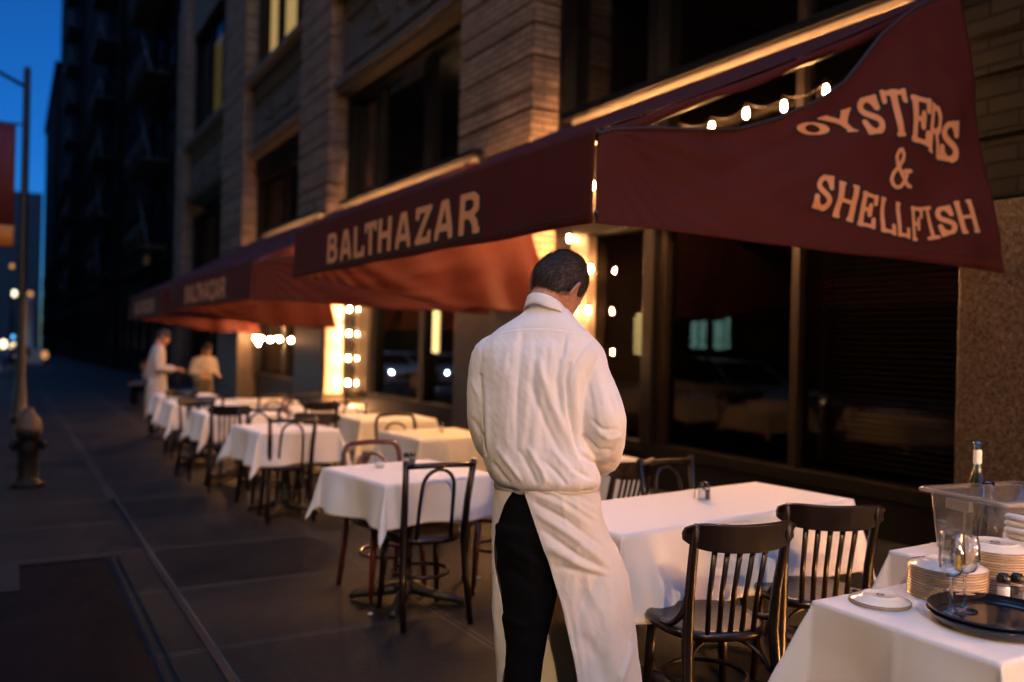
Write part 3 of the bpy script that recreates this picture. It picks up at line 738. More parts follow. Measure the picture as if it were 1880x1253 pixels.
# ------------------------------------------------------------------ street lamps
def streetlamp(label, x, y, arm, lit, banner=False, h=6.6):
    t = thing('street_lamp', label, 'street lamp', (x, y, gz(y)))
    MB().lathe([(.15, 0), (.15, .1), (.125, .14), (.11, .5), (.09, .65), (.08, .9), (.07, 3), (.06, h), (.02, h+.05)], n=14).build('pole', M['post'], t)
    a = Vector((arm, 0, .62)); p = Vector((0, 0, h-.35))
    MB().tube([p, p+a*.5+Vector((0, 0, .06)), p+a], .035, 7).build('arm', M['post'], t)
    e = p+a
    hd = MB().box(e.x-.35 if arm < 0 else e.x, e.x if arm < 0 else e.x+.35, -.11, .11, e.z-.06, e.z+.05).build('lamp_head', M['post'], t, .03)
    MB().ball((e.x+(-.18 if arm < 0 else .18), 0, e.z-.11), .12, .1, .11).build('lens', M['street'] if lit else M['cassette'], hd)
    if banner:
        MB().tube([(-.04, 0, 5.55), (-.95, 0, 5.55)], .018, 6).tube([(-.04, 0, 3.25), (-.95, 0, 3.25)], .018, 6).build('banner_arm', M['post'], t)
        solid(MB().loft([[Vector((-.16-.78*k/10, .02*math.sin(k), z)) for k in range(11)] for z in (3.66, 5.53)], False, False).build('banner', M['banner'], t), .004)
        solid(MB().loft([[Vector((-.16-.78*k/10, .02*math.sin(k), z)) for k in range(11)] for z in (3.27, 3.655)], False, False).build('banner_stripe', M['banner2'], t), .004)
    return t
streetlamp('dark lamp post with a dark red and orange banner at the left edge', .148, 18.6, -1.6, False, True)
streetlamp('lit street lamp on the near kerb behind the viewer', -.9, -8., -2.4, True, False, 7.2)
streetlamp('street lamp added on the opposite kerb, out of the frame, to light the awning fronts', -10.4, 7.5, 1.3, True, False, 7.2)  # added lamp, lights the valances from across the street
bpy.data.materials['street lamp lens'].copy().name = 'added street lamp lens'
OL = bpy.data.materials['added street lamp lens']; OL.node_tree.nodes['Principled BSDF'].inputs['Emission Strength'].default_value = 900
for o_ in C.objects:
    if o_.name.startswith('lens') and o_.matrix_basis and o_.parent and o_.parent.parent and o_.parent.parent.location.x < -5: o_.data.materials[0] = OL
# ------------------------------------------------------------------ hydrant
t = thing('fire_hydrant', 'black fire hydrant with a rusty tan bonnet on the left of the sidewalk', 'hydrant', (.168, 10.16, gz(10.16)))
MB().lathe([(.16, 0), (.16, .04), (.115, .06), (.1, .1), (.098, .5), (.125, .53), (.125, .57)], n=20).build('barrel', M['hyd'], t)
MB().lathe([(.13, .571), (.125, .6), (.108, .68), (.075, .74), (.045, .765), (.045, .8), (.02, .81)], n=20).build('bonnet', M['hydtop'], t)
for a in (PI, 0, -PI/2):
    mb = MB(); d = Vector((math.cos(a), math.sin(a), 0)); c = Vector((0, 0, .42))
    mb.tube([c+d*.08, c+d*.12, c+d*.121, c+d*.15], [.045, .045, .055, .055], 12); mb.tube([c+d*.15, c+d*.175], .02, 6)
    mb.build('nozzle', M['hyd'], t)
# ------------------------------------------------------------------ tables
def cloth_mb(a, b, d, seed, flare=.16, cor=.42):
    st = .008 if seed in (11, 12) else (.012 if seed < 3 else .02)
    mb = MB(); rr = random.Random(seed); ph = [rr.random()*6.28 for _ in range(6)]
    def axis(h, d):
        n = int(h*2/(.03 if st > .01 else .015)); m = int(d/st)
        return [-h-d+d*k/m for k in range(m)]+[-h+2*h*k/n for k in range(n+1)]+[h+d*(k+1)/m for k in range(m)]
    U, W = axis(a, d), axis(b, d); rows = []
    for u in U:
        row = []
        for v in W:
            du, dv = max(abs(u)-a, 0), max(abs(v)-b, 0); su, sv = (1 if u > 0 else -1), (1 if v > 0 else -1)
            x, y = max(-a, min(a, u)), max(-b, min(b, v)); z = 0
            nz = noise.noise(Vector((u*4, v*4, seed)))*.5+noise.noise(Vector((u*9, v*9, seed+7)))*.25
            if du or dv:
                r = math.hypot(du, dv); fr = r/d
                c = min(du, dv)/max(du, dv) if max(du, dv) > 0 else 0
                f = flare*.55+(cor-flare)*math.sin(c*PI/2)**1.3
                wav = .055*fr*(math.sin((v if du > dv else u)*9+ph[0])+.6*math.sin((v if du > dv else u)*17+ph[1]))*(1-c)
                cr = .006*math.exp(-((abs(u)-a*.33)/.01)**2)+.006*math.exp(-(v/.01)**2)
                out = r*f+wav*.6+.03*nz*fr+cr*min(1, r/.03)
                z = -math.sqrt(max(r*r-(r*f)**2, 0))*(1.0)
                e = min(1, r/.02); z = z+.006*(1-e)
                ang = math.atan2(dv, du)
                x += su*out*math.cos(ang); y += sv*out*math.sin(ang)
                if c > .05:   # corner fold: pull the two cheeks inwards
                    q = math.sin(c*PI/2); x -= su*du*.0; y -= sv*dv*.0
            else:
                z = .0015*nz+.003*math.exp(-((abs(u)-a*.33)/.008)**2)+.003*math.exp(-((abs(v))/.008)**2)+.006
            row.append(Vector((x, y, z)))
        rows.append(row)
    mb.loft(rows, False, False); return mb
def table(label, clabel, x, y, hx, hy, yaw, drop, seed, cor=.42, hz=.75):
    z = gz(y); t = thing('bistro_table', label, 'table', (x, y, z), R(yaw), 'bistro tables on the sidewalk')
    MB().box(-hx+.01, hx-.01, -hy+.01, hy-.01, hz-.03, hz-.004).build('tabletop', M['wood'], t, .006)
    for cx in ([0] if hx < .5 else [-hx*.6, hx*.6]):
        MB().lathe([(.05, .06), (.04, .1), (.03, .14), (.03, .66), (.06, .7), (.06, hz-.032)], (cx, 0, 0), 14).build('column', M['iron'], t)
        mb = MB()
        for k in range(4):
            a = PI/2*k+PI/4; dx, dy = math.cos(a), math.sin(a)
            mb.tube([(cx+dx*.02, dy*.02, .09), (cx+dx*.15, dy*.15, .055), (cx+dx*.3, dy*.3, .03), (cx+dx*.33, dy*.33, .012)], [.04, .03, .022, .018], 8)
        mb.build('base', M['iron'], t)
    c = cloth_mb(hx, hy, drop, seed, cor=cor).build('tablecloth', M['cloth']); solid(c, .0016)
    c.location = (x, y, z+hz); c.rotation_euler = (0, 0, R(yaw))
    return tag(c, clabel, 'tablecloth', 'white tablecloths on the bistro tables')
TB = [
 ('long table right of the waiter with chairs on its near side', 'long white tablecloth right of the waiter, a shaker set standing on it', 2.812, 3.07, .795, .298, 6.6, .34, 1, .36),
 ('square table left of the waiter with a black loop chair pushed in', 'white tablecloth with a long pointed corner, left of the waiter', 2.01, 4.64, .37, .36, 9, .225, 2, .36),
 ('small table behind the one left of the waiter, near his elbow', 'pinkish white tablecloth beside the waiter\'s left elbow', 3.14, 6.65, .37, .36, 4, .3, 3, .4),
 ('table near the lit windows with a hoop chair before it', 'yellow lit tablecloth near the second bay window behind a hoop chair', 3.4, 8.5, .41, .38, 0, .3, 4, .42),
 ('kerb side table with a dark loop chair at its near edge', 'tablecloth of the kerb side table, half hidden by a dark loop chair', 2.12, 7.66, .36, .34, 6, .28, 5, .45),
 ('table standing in front of the bright jamb bulbs', 'bright tablecloth in front of the vertical jamb bulbs', 3.2, 10.2, .42, .36, 3, .28, 6, .4),
 ('third table from the viewer along the kerb side', 'tablecloth of the third kerb side table, before the farthest ones', 2.15, 9.65, .42, .36, 2, .28, 7, .42),
 ('kerb side table nearest to the standing waiter', 'tablecloth nearest to the standing waiter in profile', 2.1, 11.5, .4, .38, 0, .3, 8, .4),
 ('far table between the standing waiter and the lit jamb', 'far tablecloth behind the kerb side row, left of the jamb bulbs', 2.95, 11.75, .38, .36, 0, .28, 9, .4),
 ('small table hidden behind the waiter beyond the long table', 'tablecloth glimpsed behind the slat chair right of the waiter', 3.3, 4.95, .36, .34, 4, .3, 10, .4),
]
for q in TB: table(*q)
table('service table in the near right corner loaded with plates', 'white tablecloth of the service table under plates and black trays', 2.345, 1.43, .352, .272, 0, .34, 11, .5)
table('service table behind the plates carrying the clear tub', 'white tablecloth under the clear plastic tub', 3.14, 1.76, .385, .262, 2, .3, 12, .45, .755)
table('farthest table beside the standing waiter', 'farthest tablecloth, half hidden by chairs beside the standing waiter', 2.2, 13.3, .4, .36, 0, .28, 13, .4)
# ------------------------------------------------------------------ chairs
def seat_part(t, m):
    pts = []
    for k in range(36):
        a = 2*PI*k/36; r = (abs(math.cos(a))**2.8+abs(math.sin(a))**2.8)**(-1/2.8)
        x, y = .205*r*math.cos(a), .2*r*math.sin(a); x *= 1+.1*y/.2; pts.append((x, y))
    MB().loft([[(x*k, y*k, z) for x, y in pts] for k, z in ((.9, .425), (1, .43), (1.02, .445), (1, .458), (.93, .465), (.8, .458), (.3, .456))]).build('seat', m, t)
def chair(kind, label, m):
    t = thing('cafe_chair', label, 'chair', (0, 0, 0), 0, 'wooden cafe chairs'); m = M[m]
    seat_part(t, m)
    for s in (-1, 1):
        MB().tube([(s*.15, .16, .43), (s*.16, .17, .25), (s*.175, .185, .0)], [.021, .019, .013], 10).build('leg', m, t)
    MB().tube([(.155*math.cos(a), .155*math.sin(a)-.0, .24) for a in [2*PI*k/28 for k in range(29)]], .0095, 7).build('stretcher', m, t)
    if kind == 'slat':
        for s in (-1, 1):
            MB().tube([(s*.19, -.27, 0), (s*.178, -.215, .25), (s*.17, -.19, .46), (s*.172, -.205, .62), (s*.178, -.245, .80), (s*.18, -.265, .87)], [.015, .019, .021, .019, .017, .011], 10).build('leg', m, t)
            MB().tube(crom([(s*.178, -.2, .60), (s*.19, -.185, .54), (s*.198, -.12, .485), (s*.19, -.02, .46)], 5), .013, 8).build('brace', m, t)
            MB().tube(crom([(s*.17, -.2, .30), (s*.12, -.14, .38), (s*.03, -.1, .42)], 5), .008, 6).build('bow', m, t)
        rows = []
        for k in range(25):
            f = -1+2*k/24; x = f*.215; y = -.268+.055*(f*f)-.012; h = .052*(1-abs(f)**6*.55)
            zc = .822+.012*f*f
            tl = .018
            rows.append([(x, y-.011-tl*.3, zc-h), (x, y+.009-tl*.3, zc-h), (x, y+.009+.0, zc), (x, y+.004-tl, zc+h*.97), (x, y-.004-tl, zc+h), (x, y-.016-tl*.9, zc+h*.9), (x, y-.013, zc)])
        MB().loft(rows).build('top_rail', m, t, .003)
        for k in range(5):
            x = -.1+.05*k
            MB().tube([(x*.9, -.185, .455), (x*.95, -.205, .6), (x, -.25, .785)], [.011, .011, .0115], 8, .6, (1, 0, 0)).build('spindle', m, t)
    elif kind == 'loop':
        for s in (-1, 1):
            MB().tube([(s*.19, -.27, 0), (s*.18, -.21, .25), (s*.172, -.19, .46), (s*.178, -.215, .66), (s*.192, -.26, .885)], [.015, .019, .021, .019, .017], 10).build('leg', m, t)
        MB().tube([(-.19, -.258, .855), (-.1, -.268, .858), (0, -.272, .86), (.1, -.268, .858), (.19, -.258, .855)], .015, 9).build('top_rail', m, t)
        pts = [(-.098, -.185, .455), (-.095, -.21, .62)]+[(-.09*math.cos(PI*k/12), -.235-.02*math.sin(PI*k/12), .735+.1*math.sin(PI*k/12)) for k in range(13)]+[(.095, -.21, .62), (.098, -.185, .455)]
        MB().tube(pts, .0105, 8).build('hairpin_loop', m, t)
    else:
        pts = [(-.19, -.27, 0), (-.18, -.215, .25), (-.175, -.19, .46), (-.185, -.21, .64), (-.188, -.235, .76)]+[(-.188+.05*(1-math.cos(PI/2*k/6)), -.24-.015*k/6, .78+.085*math.sin(PI/2*k/6)) for k in range(1, 7)]
        pts += [(0, -.268, .872)]+[(-p[0], p[1], p[2]) for p in reversed(pts)]
        MB().tube(pts, .0155, 9).build('back_hoop', m, t)
        pts = [(-.1, -.185, .455), (-.1, -.205, .62)]+[(-.095*math.cos(PI*k/12), -.225-.022*math.sin(PI*k/12), .715+.085*math.sin(PI*k/12)) for k in range(13)]+[(.1, -.205, .62), (.1, -.185, .455)]
        MB().tube(pts, .0105, 8).build('hairpin_loop', m, t)
    return t
CH = {}
def put(kind, m, x, y, fx, fy, label):
    key = (kind, m); rz = math.atan2(fy, fx)-PI/2
    if key not in CH:
        CH[key] = chair(kind, label, m); o = CH[key]; o.location = (x, y, gz(y)); o.rotation_euler = (0, 0, rz)
    else: dup(CH[key], (x, y, gz(y)), rz, label)
for q in [
 ('slat', 'wood', 2.32, 2.48, .28, .96, 'dark slat back chair at the long table, the one nearer to the waiter'),
 ('slat', 'wood', 2.985, 2.575, .5, .866, 'dark slat back chair at the long table, nearer to the service table'),
 ('slat', 'wood', 2.93, 4.06, -.3, .95, 'slat back chair just right of the waiter\'s elbow beyond the long table'),
 ('loop', 'wood', 3.16, 3.46, .05, -1, 'loop back chair on the window side of the long table'),
 ('loop', 'wood', 1.985, 4.39, .06, .99, 'black loop back chair at the table left of the waiter'),
 ('hoop', 'redwood', 1.985, 4.9, .05, -1, 'red bentwood hoop chair behind the table left of the waiter'),
 ('slat', 'redwood', 2.66, 4.72, -.95, .3, 'red slat chair half hidden by the waiter\'s left hip'),
 ('loop', 'wood', 2.07, 7.45, .06, 1, 'dark loop chair before the second kerb side table'),
 ('hoop', 'wood', 3.02, 7.06, 0, -1, 'hoop chair glowing between the two tables by the windows'),
 ('slat', 'wood', 2.56, 7.98, .5, .85, 'dark rail chair left of the yellow lit table'),
 ('loop', 'wood', 2.07, 8.1, .05, -1, 'loop chair on the far side of the second kerb side table'),
 ('slat', 'wood', 1.95, 9.25, .1, 1, 'dark rail chair before the third kerb side table'),
 ('slat', 'wood', 1.86, 10.12, .1, -1, 'dark rail chair beyond the third kerb side table'),
 ('loop', 'wood', 2.05, 11.0, .1, 1, 'loop chair before the table nearest the standing waiter'),
 ('hoop', 'wood', 2.85, 11.2, -.1, 1, 'hoop chair before the far table left of the jamb bulbs'),
 ('slat', 'wood', 3.05, 9.72, .1, 1, 'dark rail chair before the table at the jamb bulbs'),
 ('loop', 'wood', 3.3, 10.75, 0, -1, 'loop chair behind the table at the jamb bulbs'),
 ('slat', 'wood', 2.0, 12.1, 0, -1, 'rail chair behind the table nearest the standing waiter'),
 ('hoop', 'redwood', 2.5, 9.95, -1, .1, 'red hoop chair at the side of the third kerb side table'),
 ('loop', 'wood', 3.35, 9.12, .1, -1, 'loop chair behind the yellow lit table'),
]: put(*q)
# ------------------------------------------------------------------ table ware
def shaker(label, x, y, z, fill, group, s=1.):
    t = thing('shaker', label, 'shaker', (x, y, z), 0, group)
    MB().lathe([(.019*s, 0), (.021*s, .003), (.019*s, .05*s), (.016*s, .06*s)], n=14).build('glass_body', M['wineglass'], t)
    MB().lathe([(.017*s, .002), (.0165*s, .046*s), (.001, .047*s)], n=14).build('filling', M[fill], t)
    MB().lathe([(.0175*s, .06*s), (.019*s, .064*s), (.019*s, .075*s), (.012*s, .086*s), (.002, .088*s)], n=14).build('cap', M['chrome'], t)
zt0 = gz(1.43)+.75+.0085
shaker('salt shaker standing beside the black trays', 2.475, 1.437, zt0, 'salt', None)
shaker('dark pepper shaker right of the salt by the trays', 2.513, 1.42, zt0, 'pepper', None)
z1 = gz(3.1)+.75+.0085
shaker('salt shaker on the long table right of the waiter', 2.9, 3.155, z1, 'salt', None, .95)
shaker('pepper shaker behind the salt on the long table', 2.935, 3.16, z1, 'pepper', None, .95)
MB_ = MB().tube([(2.885, 3.19, z1+.002), (2.885, 3.19, z1+.07), (2.95, 3.195, z1+.085), (2.955, 3.195, z1+.002)], .002, 5)
tag(MB_.build('condiment_rack', M['chrome']), 'small wire rack behind the shakers on the long table', 'rack')
for (x, y, lab, f) in ((2.05, 4.78, 'salt shaker on the tablecloth left of the waiter', 'salt'), (2.1, 4.8, 'pepper shaker on the tablecloth left of the waiter', 'pepper'), (3.2, 6.7, 'shaker on the pinkish tablecloth by the waiter\'s elbow', 'salt'), (2.1, 7.75, 'shaker on the second kerb side table', 'salt')):
    shaker(lab, x, y, gz(y)+.7585, f, None)
# small votive glass and folded card on the table left of the waiter
vt = thing('candle_glass', 'small candle glass on the tablecloth left of the waiter', 'candle', (1.9, 4.82, gz(4.82)+.7585))
MB().lathe([(.025, 0), (.03, .005), (.034, .06)], n=14, cap=False).build('glass_body', M['wineglass'], vt); MB().lathe([(.024, .004), (.024, .03), (.002, .031)], n=12).build('candle', M['salt'], vt)
def plate_mb(r):      # stacked face down: foot ring uppermost
    return MB().lathe([(q, .0205-z) for q, z in [(.001, .003), (r*.5, .003), (r*.55, 0), (r*.58, 0), (r*.6, .003), (r*.66, .005), (r*.97, .0165), (r, .019), (r*.985, .0205), (r*.68, .0085), (r*.6, .0065), (r*.2, .006), (.001, .006)]], n=48)
def plates(label, cat_group, x, y, z, r, n, step, toplabel):
    p0 = None
    for k in range(n):
        loc = (x+random.uniform(-.0012, .0012), y+random.uniform(-.0012, .0012), z+k*step)
        if p0 is None:
            p0 = thing('plate', label, 'plate', loc, 0, cat_group)
            plate_mb(r).build('dish', M['china'], p0)
            MB().lathe([(r*.975, .0045), (r*1.003, .0022), (r*1.004, .0012)], n=48, cap=False).build('rim_line', M['chinarim'], p0)
            o = p0
        else: o = dup(p0, loc, random.random()*6, label)
        if k == n-1:
            o['label'] = toplabel
            if 'group' in o.keys(): del o['group']
            MB().lathe([(r*.13, .0178), (r*.13, .0182), (r*.075, .0182), (r*.075, .0178)], n=24, cap=False).build('maker_mark', M['pepper'], o)
    return z+(n-1)*step+.02
zs = plates('plate under others in the shorter stack behind the wine glasses', 'plates in the shorter stack', 2.40, 1.56, zt0, .108, 12, .0078, 'top plate of the shorter stack behind the wine glasses')
plates('plate under others in the taller stack at the right edge', 'plates in the taller stack', 2.605, 1.54, zt0, .108, 17, .0078, 'top plate of the taller stack at the right edge')
plates('lower of two saucers lying alone by the table corner', None, 2.15, 1.60, zt0, .083, 2, .006, 'upper of two saucers lying alone by the table corner')
def traymb(r): return MB().lathe([(r*.86, 0), (r*.9, .002), (r, .022), (r*1.005, .026), (r*.99, .027), (r*.89, .006), (r*.86, .0045), (.001, .0045)], n=64)
t1 = tag(traymb(.165).build('serving_tray', M['tray']), 'lower black round tray beneath the other on the service table', 'tray'); t1.location = (2.265, 1.335, zt0)
t2 = tag(traymb(.163).build('serving_tray', M['tray']), 'upper black round tray with the two wine glasses on it', 'tray'); t2.location = (2.268, 1.337, zt0+.0125)
zt = zt0+.0125+.0055
def wineglass(label, x, y, kind):
    t = thing('wine_glass', label, 'glass', (x, y, zt))
    MB().lathe([(.001, .0), (.034, .0), (.034, .0015), (.01, .004), (.0042, .012), (.0036, .04), (.0036, .085), (.005, .095), (.008, .1)], n=24).build('stem', M['stemglass'], t)
    pr = [(.008, .1), (.022, .108), (.03, .122), (.033, .14), (.032, .17), (.0285, .215), (.0275, .218)] if kind == 0 else [(.008, .1), (.026, .109), (.036, .128), (.039, .145), (.036, .175), (.031, .2), (.03, .202)]
    o = MB().lathe(pr+[(r-.0012, z) for r, z in reversed(pr)], n=32, cap=False).build('bowl', M['wineglass'], t)
    return t
wineglass('slim wine glass with a lemon slice, front left on the black tray', 2.185, 1.408, 0)
wineglass('rounder wine glass stuffed with crumpled tissue on the black tray', 2.25, 1.412, 1)
lm = MB().tube([(2.20, 1.405, zt+.118), (2.208, 1.404, zt+.125), (2.211, 1.404, zt+.14), (2.208, 1.404, zt+.155)], [.004, .008, .008, .004], 8, .5)
tag(lm.build('lemon_slice', M['lemon']), 'curved lemon slice inside the slim wine glass', 'lemon')
mb = MB(); rr = random.Random(4)
rings = []
for i in range(10):
    a = -PI/2+PI*i/9
    rings.append([Vector((2.25, 1.412, zt+.155))+Vector((.026*math.cos(a)*math.cos(b), .026*math.cos(a)*math.sin(b), .04*math.sin(a)))*(.75+.5*rr.random()*(1 if a > 0 else .4)) for b in [2*PI*k/16 for k in range(16)]])
mb.loft(rings, sm=False); tag(mb.build('tissue', M['tissue']), 'crumpled tissue pushed into the rounder wine glass', 'tissue')
# plastic tub
zb = gz(1.76)+.755+.0085
tb = thing('plastic_tub', 'clear rectangular plastic tub with moulded rim on the rear service table', 'tub', (3.12, 1.79, zb), R(-8))
def rr_ring(hx, hy, z, r=.03):
    out = []
    for cx, cy, a0 in ((hx-r, hy-r, 0), (-hx+r, hy-r, 90), (-hx+r, -hy+r, 180), (hx-r, -hy+r, 270)):
        for k in range(6): a = R(a0+18*k); out.append(Vector((cx+r*math.cos(a), cy+r*math.sin(a), z)))
    return out
bd = MB().loft([rr_ring(.21, .135, .002), rr_ring(.215, .14, .01), rr_ring(.235, .155, .21)], False).build('tub_wall', M['tub'], tb); solid(bd, .003)
MB().loft([rr_ring(.2, .128, .001), rr_ring(.2, .128, .004)]).build('tub_bottom', M['tub'], tb)
MB().loft([rr_ring(.238, .158, .208), rr_ring(.262, .182, .206), rr_ring(.264, .184, .216), rr_ring(.260, .18, .222), rr_ring(.236, .156, .222)], False).build('rim', M['tubrim'], tb)
for s in (-1, 1): MB().box(s*.255-.012, s*.255+.012, -.05, .05, .165, .206).build('handle', M['tubrim'], tb, .006)
for (x, y, s) in ((3.03, 1.75, .05), (3.12, 1.83, .06), (3.2, 1.76, .045)):
    mb = MB(); rr = random.Random(int(x*100))
    mb.loft([[Vector((x+s*q*math.cos(b)*(.8+.4*rr.random()), y+s*q*math.sin(b)*(.8+.4*rr.random()), zb+.006+h)) for b in [2*PI*k/9 for k in range(9)]] for q, h in ((.8, 0), (1, .02), (.7, .045), (.2, .06))], sm=False)
    tag(mb.build('crumpled_napkin', M['napkin']), 'crumpled napkin lying inside the clear plastic tub', 'napkin', 'crumpled napkins in the tub')
# bottles
def bottle(label, x, y, z, h, r, neck, lab=False, fill=.6):
    t = thing('bottle', label, 'bottle', (x, y, z))
    k = h/.3
    pr = [(r*.9, 0), (r, .006), (r, .13*k), (r*.93, .15*k), (neck*1.4, .2*k), (neck, .23*k), (neck*.95, .285*k), (neck*1.18, .288*k), (neck*1.18, .3*k)]
    MB().lathe(pr+[(max(q-.0035, .004), max(zz, .006)) for q, zz in reversed(pr[1:])], n=28, cap=False).build('glass_body', M['stemglass' if not lab else 'palebottle'], t)
    MB().lathe([(r*.85, .007), (r*.9, .01), (r*.9, .13*k*fill), (.001, .13*k*fill+.0005)], n=24).build('drink', M['bottle'], t)
    if lab: MB().lathe([(neck*1.07, .235*k), (neck*1.05, .275*k)], n=20, cap=False).build('neck_label', M['napkin'], t)
pc = at(1812, 1000, 2.98); bottle('clear glass carafe bottle standing before the plastic tub', pc.x, pc.y, gz(1.6)+.755+.0085, .27, .047, .017, False, .9)
bottle('taller green bottle with a paper neck label inside the tub', at(1791, 1000, 3.3).x, at(1791, 1000, 3.3).y, zb+.006, .37, .044, .014, True, .7)
# rolled napkins
p0 = None
for k in range(9):
    z = gz(1.6)+.755+.012+.011+.0205*k
    pn = at(1893, 1000, 2.78); x, y = pn.x+.006*random.uniform(-1, 1), pn.y+.006*random.uniform(-1, 1)
    if p0 is None:
        p0 = MB().loft([[Vector((.011*q*1.5*math.cos(a), v, .011*q*math.sin(a))) for a in [2*PI*i/10 for i in range(10)]] for v, q in ((-.085, .5), (-.08, .95), (0, 1.02), (.08, .95), (.085, .5))]).build('rolled_napkin', M['napkin'])
        p0.location = (x, y, z); tag(p0, 'rolled white napkin in the pile at the right edge behind the plates', 'napkin', 'rolled napkins piled at the right edge')
    else: dup(p0, (x, y, z), R(random.uniform(-6, 6)), None)
# ------------------------------------------------------------------ people
def hand(mb, wr, d, nrm, s=1., side=1, curl=1.):
    """palm + five unequal bent fingers; d = towards the fingertips, nrm = out of the palm's back"""
    d = Vector(d).normalized(); nrm = Vector(nrm); nrm = (nrm-d*nrm.dot(d)).normalized(); lat = d.cross(nrm)*side
    wr = Vector(wr)
    mb.tube([wr-d*.02*s, wr+d*.02*s, wr+d*.06*s, wr+d*.092*s], [.026*s, .034*s, .041*s, .038*s], 12, .42, lat)
    for k, L in enumerate((.07, .08, .074, .058)):
        p = wr+d*.085*s+lat*(.03-.02*k)*s; pts = [p-d*.02*s, p]; dd = d.copy(); 
        for j, f in enumerate((.45, .32, .23)):
            dd = (dd-nrm*(.35+.12*j)*curl).normalized(); p = p+dd*L*f*s; pts.append(p.copy())
        mb.tube(pts, [.009*s, .0093*s, .0087*s, .008*s, .006*s], 8)
    p = wr+d*.03*s+lat*.03*s; t1 = (d*.55+lat*.75-nrm*.3).normalized(); t2 = (d*.9+lat*.15-nrm*.45).normalized()
    mb.tube([p-t1*.02*s, p+t1*.03*s, p+t1*.03*s+t2*.028*s, p+t1*.03*s+t2*.052*s], [.012*s, .0115*s, .01*s, .007*s], 8)
def head_rings(n=44, m=32, grow=0.):
    rings = []
    for i in range(m+1):
        th = -PI/2+PI*i/m; row = []
        for k in range(n):
            ph = 2*PI*k/n
            cx = max(math.cos(th), .015)
            x, y, z = cx*math.cos(ph), cx*math.sin(ph), math.sin(th)
            X, Y, Z = x*.0765, y*(.098 if y > 0 else .103), z*(.119 if z > 0 else .125)
            if z < 0:
                q = -z
                X *= 1-.32*q**1.6
                if y < 0: Y *= 1-.5*q**1.2
                else: Y *= 1+.06*q
                Y += .035*q**2
            if y > .5: Y -= .006*smooth(.75, 1, y)
            fr = smooth(0, .6, y)
            def gb(ax, az, sx, sz): return math.exp(-((X-ax)/sx)**2-((Z-az)/sz)**2)*fr
            Y += .026*gb(0, -.035, .012, .022)+.012*gb(0, -.01, .009, .02)+.006*gb(0, .022, .045, .01)
            Y -= .011*(gb(.031, -.002, .014, .010)+gb(-.031, -.002, .014, .010))
            Y += .006*gb(0, -.07, .024, .008)-.004*gb(0, -.066, .022, .003)+.006*gb(0, -.105, .02, .014)
            v = Vector((X, Y, Z)); row.append(v*(1+grow/.1))
        rings.append(row)
    return rings
def ear(mb, s, M4):
    c = Vector((s*.081, -.006, -.012))
    ou = Vector((s*.6, -.8, 0)).normalized(); fw = Vector((s*-.8*-0+0, .25, .97)).normalized()
    b = ou.cross(fw).normalized()
    pts = [c+ou*(.013+.012*math.cos(a))+fw*(.030*math.sin(a))*(1 if math.sin(a) > 0 else .95) for a in [2*PI*k/18 for k in range(19)]]
    mb.tube([M4 @ p for p in pts], .0052, 7)
    mb.loft([[M4 @ (c+ou*(.012+.011*q*math.cos(a))+fw*(.027*q*math.sin(a))+b*h) for a in [2*PI*k/14 for k in range(14)]] for q, h in ((1, -.003), (1, .0), (.5, .003), (.1, .003))])
def headmat(c, yaw, pitch, rollr=0, s=1., base_f=None, base_r=None):
    f0 = base_f*math.cos(yaw)+base_r*math.sin(yaw); r0 = base_r*math.cos(yaw)-base_f*math.sin(yaw)
    f = f0*math.cos(pitch)-UP*math.sin(pitch); u = UP*math.cos(pitch)+f0*math.sin(pitch)
    r = r0*math.cos(rollr)-u*math.sin(rollr); u = u*math.cos(rollr)+r0*math.sin(rollr)
    return Matrix(((r.x*s, f.x*s, u.x*s, c.x), (r.y*s, f.y*s, u.y*s, c.y), (r.z*s, f.z*s, u.z*s, c.z), (0, 0, 0, 1)))
# ---- the waiter in front
T0 = 2.85
def L(px, py, dy=0): return at(px, py, T0+dy)
hc = L(1026, 527, .055)
HM = headmat(hc, R(42), R(31), R(8), 1.02, DV, RV)
body = MB()
body.loft([[HM @ v for v in r] for r in head_rings()])
for s in (-1, 1): ear(body, s, HM)
body.tube([HM @ Vector((0, -.015, -.02)), HM @ Vector((0, -.03, -.07)), L(1008, 588, .012), L(1003, 625, .015), L(995, 680, .03)], [.056, .056, .058, .068, .1], 20)
body.tube([L(985, 660, .04), L(978, 760, .05), L(985, 880, .05), L(990, 920, .05)], [.11, .115, .105, .1], 20, 1.1)
# arms inside the sleeves, hands held together in front of the belly
hl, hr_ = L(985, 800, .36), L(1065, 842, .36)
ld = (L(1040, 800, .40)-L(935, 830, .28)).normalized(); rd = (L(1030, 825, .42)-L(1105, 850, .26)).normalized()
body.tube([L(905, 655, .02), L(902, 760, .03), L(915, 835, .1), L(945, 825, .28), hl], [.05, .046, .043, .036, .028], 12)
body.tube([L(1062, 655, .02), L(1098, 760, .02), L(1102, 810, .09), L(1105, 845, .25), hr_], [.05, .046, .043, .036, .028], 12)
body.tube([L(980, 690, .03), L(905, 655, .02)], .05, 10); body.tube([L(985, 690, .03), L(1062, 655, .02)], .05, 10)
hand(body, hl+ld*.01, ld, UP*.6-DV*.8, 1, 1); hand(body, hr_+rd*.01, rd, UP*.6-DV*.8, 1, -1)
bm_ = remesh(body, .0032, 2)
person = link('person', bm_, M['skin'])
tag(person, 'waiter in a white shirt and long white apron seen from behind, head bowed', 'person')
for s in (-1, 1):
    e = MB().ball((0, 0, 0), .0115); e.xform(HM @ Matrix.Translation((s*.031, .0795, -.003))); eo = e.build('eye', M['salt'], person)
    MB().ball((0, 0, 0), .006).xform(HM @ Matrix.Translation((s*.031, .0875, -.003))).build('iris', M['hyd'], eo)
